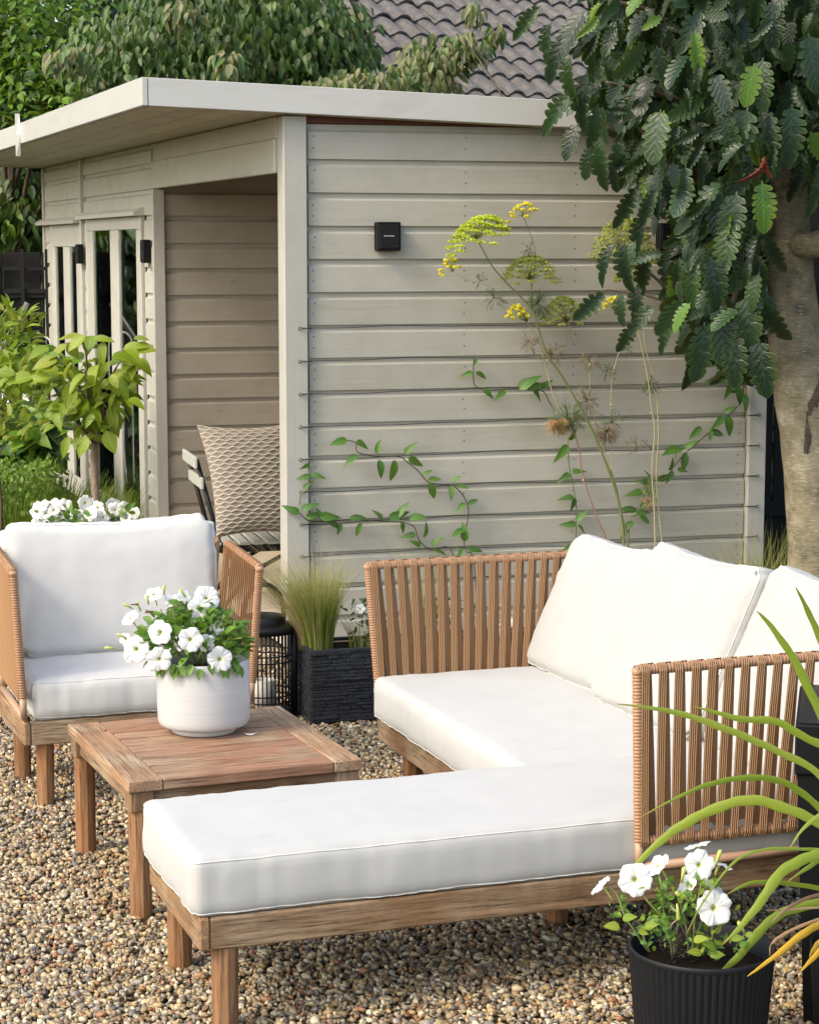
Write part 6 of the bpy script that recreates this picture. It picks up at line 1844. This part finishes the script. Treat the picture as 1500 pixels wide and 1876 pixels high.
for row in range(-2, 11):
    for col in range(-6 + int(.85 * row), 16 + int(.85 * row)):
        p = r0 + RW * (col * tw_) + RU * (row * tl_) + RN * rt2.uniform(-.003, .004)
        cnt += 1
        if cnt > 300: break
        o = link('roof_tile', tile, house); o.matrix_basis = inv @ (Matrix.Translation(p) @ Rm @ Matrix.Rotation(rt2.uniform(-.012, .012), 4, 'Z'))
m = MB()
a = [r0 + RW * u + RU * v - RN * .03 for u, v in ((-1.6, -.9), (9, -.9), (9, 6.0), (-1.6, 6.0))]
m.add([inv @ p for p in a], [(0, 1, 2, 3)]); m.obj('roof_felt', M_roofunder, house)
m = MB(); wa = r0 + RW * -.9 + RU * -.75; wb = r0 + RW * 8.9 + RU * -.75; wa.z = wb.z = 0; zt = (r0 + RU * -.75).z - .1
m.add([inv @ wa, inv @ wb, inv @ (wb + Vector((0, 0, zt))), inv @ (wa + Vector((0, 0, zt)))], [(0, 1, 2, 3)]); m.obj('wall', simple('neighbour_brick', (.22, .12, .08), .9, var=.3), house)

# ================================================================== FENCES
def fence(name, p, yaw, w, h, label, trellis=False, group=None):
    o = empty(name, p, yaw, label, 'fence', group)
    n = int(w / .125)
    for i in range(n):
        m = MB(); d = random.uniform(-.003, .003); m.box((i * .125, d, .03), (i * .125 + .118, .016 + d, h), .002); m.obj('board', M_blackwood, o)
    for z in (.3, h - .3):
        m = MB(); m.box((0, -.034, z), (w, -.004, z + .06), .002); m.obj('rail', M_blackwood, o)
    for x in (0, w - .08):
        m = MB(); m.box((x, -.12, 0), (x + .08, -.036, h + .06), .003); m.obj('post', M_blackwood, o)
    if trellis:
        k = 0
        for i in range(int(w / .16)):
            m = MB(); m.box((i * .16 + .05, -.060, .4), (i * .16 + .075, -.048, h + .02), .001); m.obj('trellis_lath', M_blackwood, o)
        for j in range(int((h - .4) / .15)):
            m = MB(); m.box((0.05, -.047, .45 + j * .15), (w - .05, -.0355, .475 + j * .15), .001); m.obj('trellis_lath', M_blackwood, o)
    return o
p = at_y(-60, 640, 13.6); fence('black_fence', (p.x, 13.6, 0), .05, 1.9, 1.62, 'black stained fence with square trellis behind the left end of the summerhouse', True, 'black stained fences')
p = at_y(1330, 640, 10.3); fence('black_fence', (p.x, 10.3, 0), .0, 2.4, 1.95, 'black stained fence in the gap between the summerhouse and the tree trunk', False, 'black stained fences')

# ================================================================== LEFT: pot tree, shrub, hoops, lawn edge
# flowers and little tree in a big pot between armchair and doors
fp = at_z(172, 955, .40); fp.z = 0
ribp = empty('round_plant_pot', fp, 0, 'round grey plant pot behind the armchair holding a little tree and white petunias', 'plant pot')
m = MB(); m.lathe([(0, 0), (.20, 0), (.255, .36), (.262, .385), (.25, .385), (.235, .34), (0, .34)], 40); m.obj('pot_body', M_greypole, ribp)
m = MB(); m.lathe([(0, .345), (.236, .342)], 28); m.obj('soil', M_soil, ribp)
pf = empty('petunia_plant', (fp.x, fp.y, .345), 0, 'low row of white petunias at the foot of the little tree behind the armchair', 'flowers')
rr = random.Random(77)
for i in range(42):
    x = rr.uniform(66, 248); y = rr.uniform(928, 962) - 8 * math.sin((x - 60) / 190 * math.pi)
    put_flower(pf, at_y(x, y, fp.y + rr.uniform(-.14, .10)), Vector((rr.uniform(-.9, .6), -1, rr.uniform(-.1, 1))), rr.uniform(11, 15) * 9.3 / CAM_F, tube=False)
items = [(at_y(rr.uniform(66, 248), rr.uniform(935, 975), fp.y + rr.uniform(-.14, .12)), rv() + Vector((0, 0, .5)), rv() + Vector((0, -.5, 1)), rr.uniform(.03, .05), rr.randrange(2), 0) for i in range(180)]
foliage(pf, items, [T_wide, T_oval], [M_leaf_pet], single=60)
lt = empty('little_tree', (fp.x, fp.y, .345), 0, 'little standard tree with lime green oval leaves in front of the glass doors', 'tree')
ty = fp.y
def lp(x, y, d=0.0): return at_y(x, y, ty + d)
P = smooth_path([lp(177, 985), lp(176, 930), lp(174, 880), lp(173, 840), lp(174, 812)], 5)
wtube('trunk', P, [.018 * (1 + .14 * math.sin(i * 1.7)) for i in range(len(P))], simple('grey_young_bark', (.22, .165, .12), .7, .3, (60, .5, .006), var=.5, vs_=40), lt, 10)
BRN = [[(174, 815), (180, 795), (188, 760), (190, 735), (200, 700), (215, 670), (240, 640)], [(174, 815), (165, 800), (150, 785), (130, 760), (110, 730), (95, 705)], [(174, 812), (170, 790), (163, 750), (160, 700), (158, 650), (150, 620)],
       [(168, 780), (160, 740), (140, 700), (120, 670), (90, 660)], [(186, 770), (200, 745), (225, 720), (238, 700)], [(150, 785), (128, 740), (85, 700), (50, 690), (20, 680)], [(175, 800), (168, 778), (164, 740), (170, 690), (185, 640)]]
bp_ = []
for b_ in BRN:
    P = smooth_path([lp(x, y, random.uniform(-.06, .06)) for x, y in b_], 4); bp_ += P[3:]
    wtube('branch', P, [.0075 * (1 - .8 * i / (len(P) - 1)) + .001 for i in range(len(P))], M_twig, lt, 6)
items = []
for i in range(215):
    if rr.random() < .7:
        b_ = rr.choice(bp_); c = b_ + Vector((rr.gauss(0, .045), rr.gauss(0, .07), rr.gauss(0, .03)))
    else:
        x = rr.gauss(165, 42); y = rr.gauss(715, 48)
        if x < 70 or x > 250 or y < 600 or y > 840: continue
        c = lp(x, y, rr.uniform(-.2, .2))
    sx_ = (c - lp(165, 720)).x
    d = Vector((sx_ * 3 + rr.uniform(-1, 1), rr.uniform(-.8, .5), rr.uniform(-.75, .35)))
    items.append((c, d, Vector((rr.uniform(-.5, .5), -.5 + rr.uniform(-.5, .5), 1)), rr.uniform(.065, .115), rr.randrange(3), 0 if rr.random() < .9 else 1))
for (x, y, dx, dz, L) in ((190, 625, -.1, -.9, .11), (170, 622, .9, .1, .10), (155, 615, -.8, -.6, .10), (240, 640, 1, .1, .12), (225, 640, 1, .3, .12), (245, 620, 1, .1, .07), (200, 745, .3, -1, .13), (215, 690, .5, -1, .12), (60, 690, -1, -.1, .12), (105, 660, -1, -.2, .12), (95, 690, -1, -.1, .14), (125, 800, -.3, -1, .1), (195, 790, .4, -1, .11), (160, 800, -.5, -1, .1)):
    items.append((lp(x, y, -.12), (dx, -.3, dz), (rr.uniform(-.4, .4), -.8, .8), L, rr.randrange(2), 0))
foliage(lt, items, [T_wide, T_oval, T_wide2], [M_leaf_lime, M_leaf_yell], single=300)

# lime shrub at the left edge
crown('lime_shrub', 'yellow green shrub at the left edge in front of the black trellis', 'shrub', Vector((at_y(-10, 900, 10.2).x, 10.2, 0)),
      [R_(10, 600, 10.1, .18, .2, .14, 1.5), R_(45, 690, 10.1, .20, .2, .16, 1.6), R_(-20, 720, 10.1, .25, .2, .3, 1.2), R_(10, 780, 10.0, .2, .2, .15, .5)],
      520, (.045, .085), [T_oval, T_oval3, T_small], [M_leaf_lime, M_leaf_yell], (.7, .3), lambda r, v: (v.x + r.uniform(-.6, .6), r.uniform(-.7, .3), .8 + r.uniform(-.6, .4)), 260, seed=41, trunk_r=.012, trunk_h=.75, branches=22)
crown('broad_leaf_plant', 'dark broad leaved plants beside the far end of the summerhouse', 'plant', Vector((at_y(50, 900, 11.6).x, 11.6, 0)),
      [R_(60, 660, 11.6, .15, .2, .12, 1), R_(30, 780, 11.4, .28, .2, .12, 1.4), R_(75, 800, 11.2, .1, .2, .14, 1), R_(20, 840, 11.2, .3, .2, .08, 1)],
      330, (.09, .17), [T_wide, T_wide2], [M_leaf_bright, M_leaf_dark], (.6, .4), spread_, 160, seed=42, trunk_r=.012, trunk_h=.6, branches=10)
wf = empty('white_flower_bush', (at_y(20, 740, 11.9).x, 11.9, .5), 0, 'white flowers and silvery leaves at the left edge under the trellis', 'flowers')
for i in range(26): put_flower(wf, at_y(rr.uniform(-10, 45), rr.uniform(722, 752), 11.8 + rr.uniform(-.1, .1)), Vector((rr.uniform(-.8, .8), -1, .4)), .035, tube=False)
foliage(wf, [(at_y(rr.uniform(-20, 85), rr.uniform(725, 790), 11.9 + rr.uniform(-.1, .2)), rv(), rv() + Vector((0, -1, .8)), rr.uniform(.04, .08), 0, 0) for i in range(200)], [T_wide], [M_leaf_pet], single=80)
# herb border in front of the lawn
hb = grass_clump('herb_border', Vector((at_y(20, 880, 11.0).x, 11.0, 0)), 3600, .75, .42, [M_herb, M_grassg], 'soft yellow green herb border along the left edge', 'plants', (0, 0), .5, .0035, seed=51)
hb2 = empty('fine_leaf_border', Vector((at_y(20, 880, 10.9).x, 10.9, 0)), 0, 'fine leaved low plants in front of the herb border at the left edge', 'plants')
foliage(hb2, [(Vector((at_y(rr.uniform(-60, 96), 880, 10.7).x, 10.7 + rr.uniform(-.3, .5), rr.uniform(.05, .52))), rv() + Vector((0, 0, .7)), rv() + Vector((0, -1, .6)), rr.uniform(.018, .045), rr.randrange(2), rr.randrange(2)) for i in range(3800)], [T_small, T_oval], [M_herb, M_leaf_bright], single=0)
# hoops, pole and a timber frame
for (pts, r_, lab) in (([(52, 900), (50, 800), (47, 700), (44, 640), (50, 618), (66, 610), (85, 618), (94, 634), (96, 700)], .006, 'thin white hoop arching beside the far end of the summerhouse'), ([(75, 770), (66, 900)], .005, 'thin white cane leaning left of the timber frame')):
    P = smooth_path([at_y(x, y, 12.4) for x, y in pts], 5); m = MB()
    o = empty('garden_hoop', (P[0].x, P[0].y, 0), 0, lab, 'hoop'); wtube('tube', P, r_, M_hoop, o, 8)
o = empty('grey_pole', (at_y(5, 650, 12.6).x, 12.6, .8), 0, 'grey pole leaning across the black trellis', 'pole')
wtube('tube', [at_y(0, 645, 12.6), at_y(50, 555, 12.7)], .017, M_greypole, o, 10)
tf = empty('timber_frame', (at_y(88, 900, 12.9).x, 12.9, 0), 0, 'narrow pale timber frame standing against the far end of the summerhouse', 'frame')
def tfb(x0, y0, x1, y1, w):
    a, b_ = at_y(x0, y0, 12.9), at_y(x1, y1, 12.9); inv_ = lw(tf); a = inv_ @ a; b_ = inv_ @ b_
    m = MB(); m.tube([a, b_], w, 4, sm=False); m.obj('timber', M_pinewood, tf)
tfb(84, 740, 93, 955, .014); tfb(88, 815, 100, 816, .016); tfb(91, 912, 102, 914, .016)
o = empty('grey_bin', (at_y(30, 905, 11.6).x, 10.3, 0), 0, 'small grey bucket with a pale rim among the herbs', 'bucket')
m = MB(); m.lathe([(0, 0), (.045, 0), (.055, .46), (.058, .465), (.052, .47), (0, .45)], 20); m.obj('body', M_greypole, o)
lawn = MB(); lawn.add([(-9, 9.61, -.008), (-2.0, 9.61, -.008), (-2.0, 15, -.008), (-9, 15, -.008)], [(0, 1, 2, 3)]); lawn.obj('lawn_soil', simple('lawn_base', (.03, .05, .012), .95, .1, (60, .8, .01), var=.4, vs_=20), kind='structure')
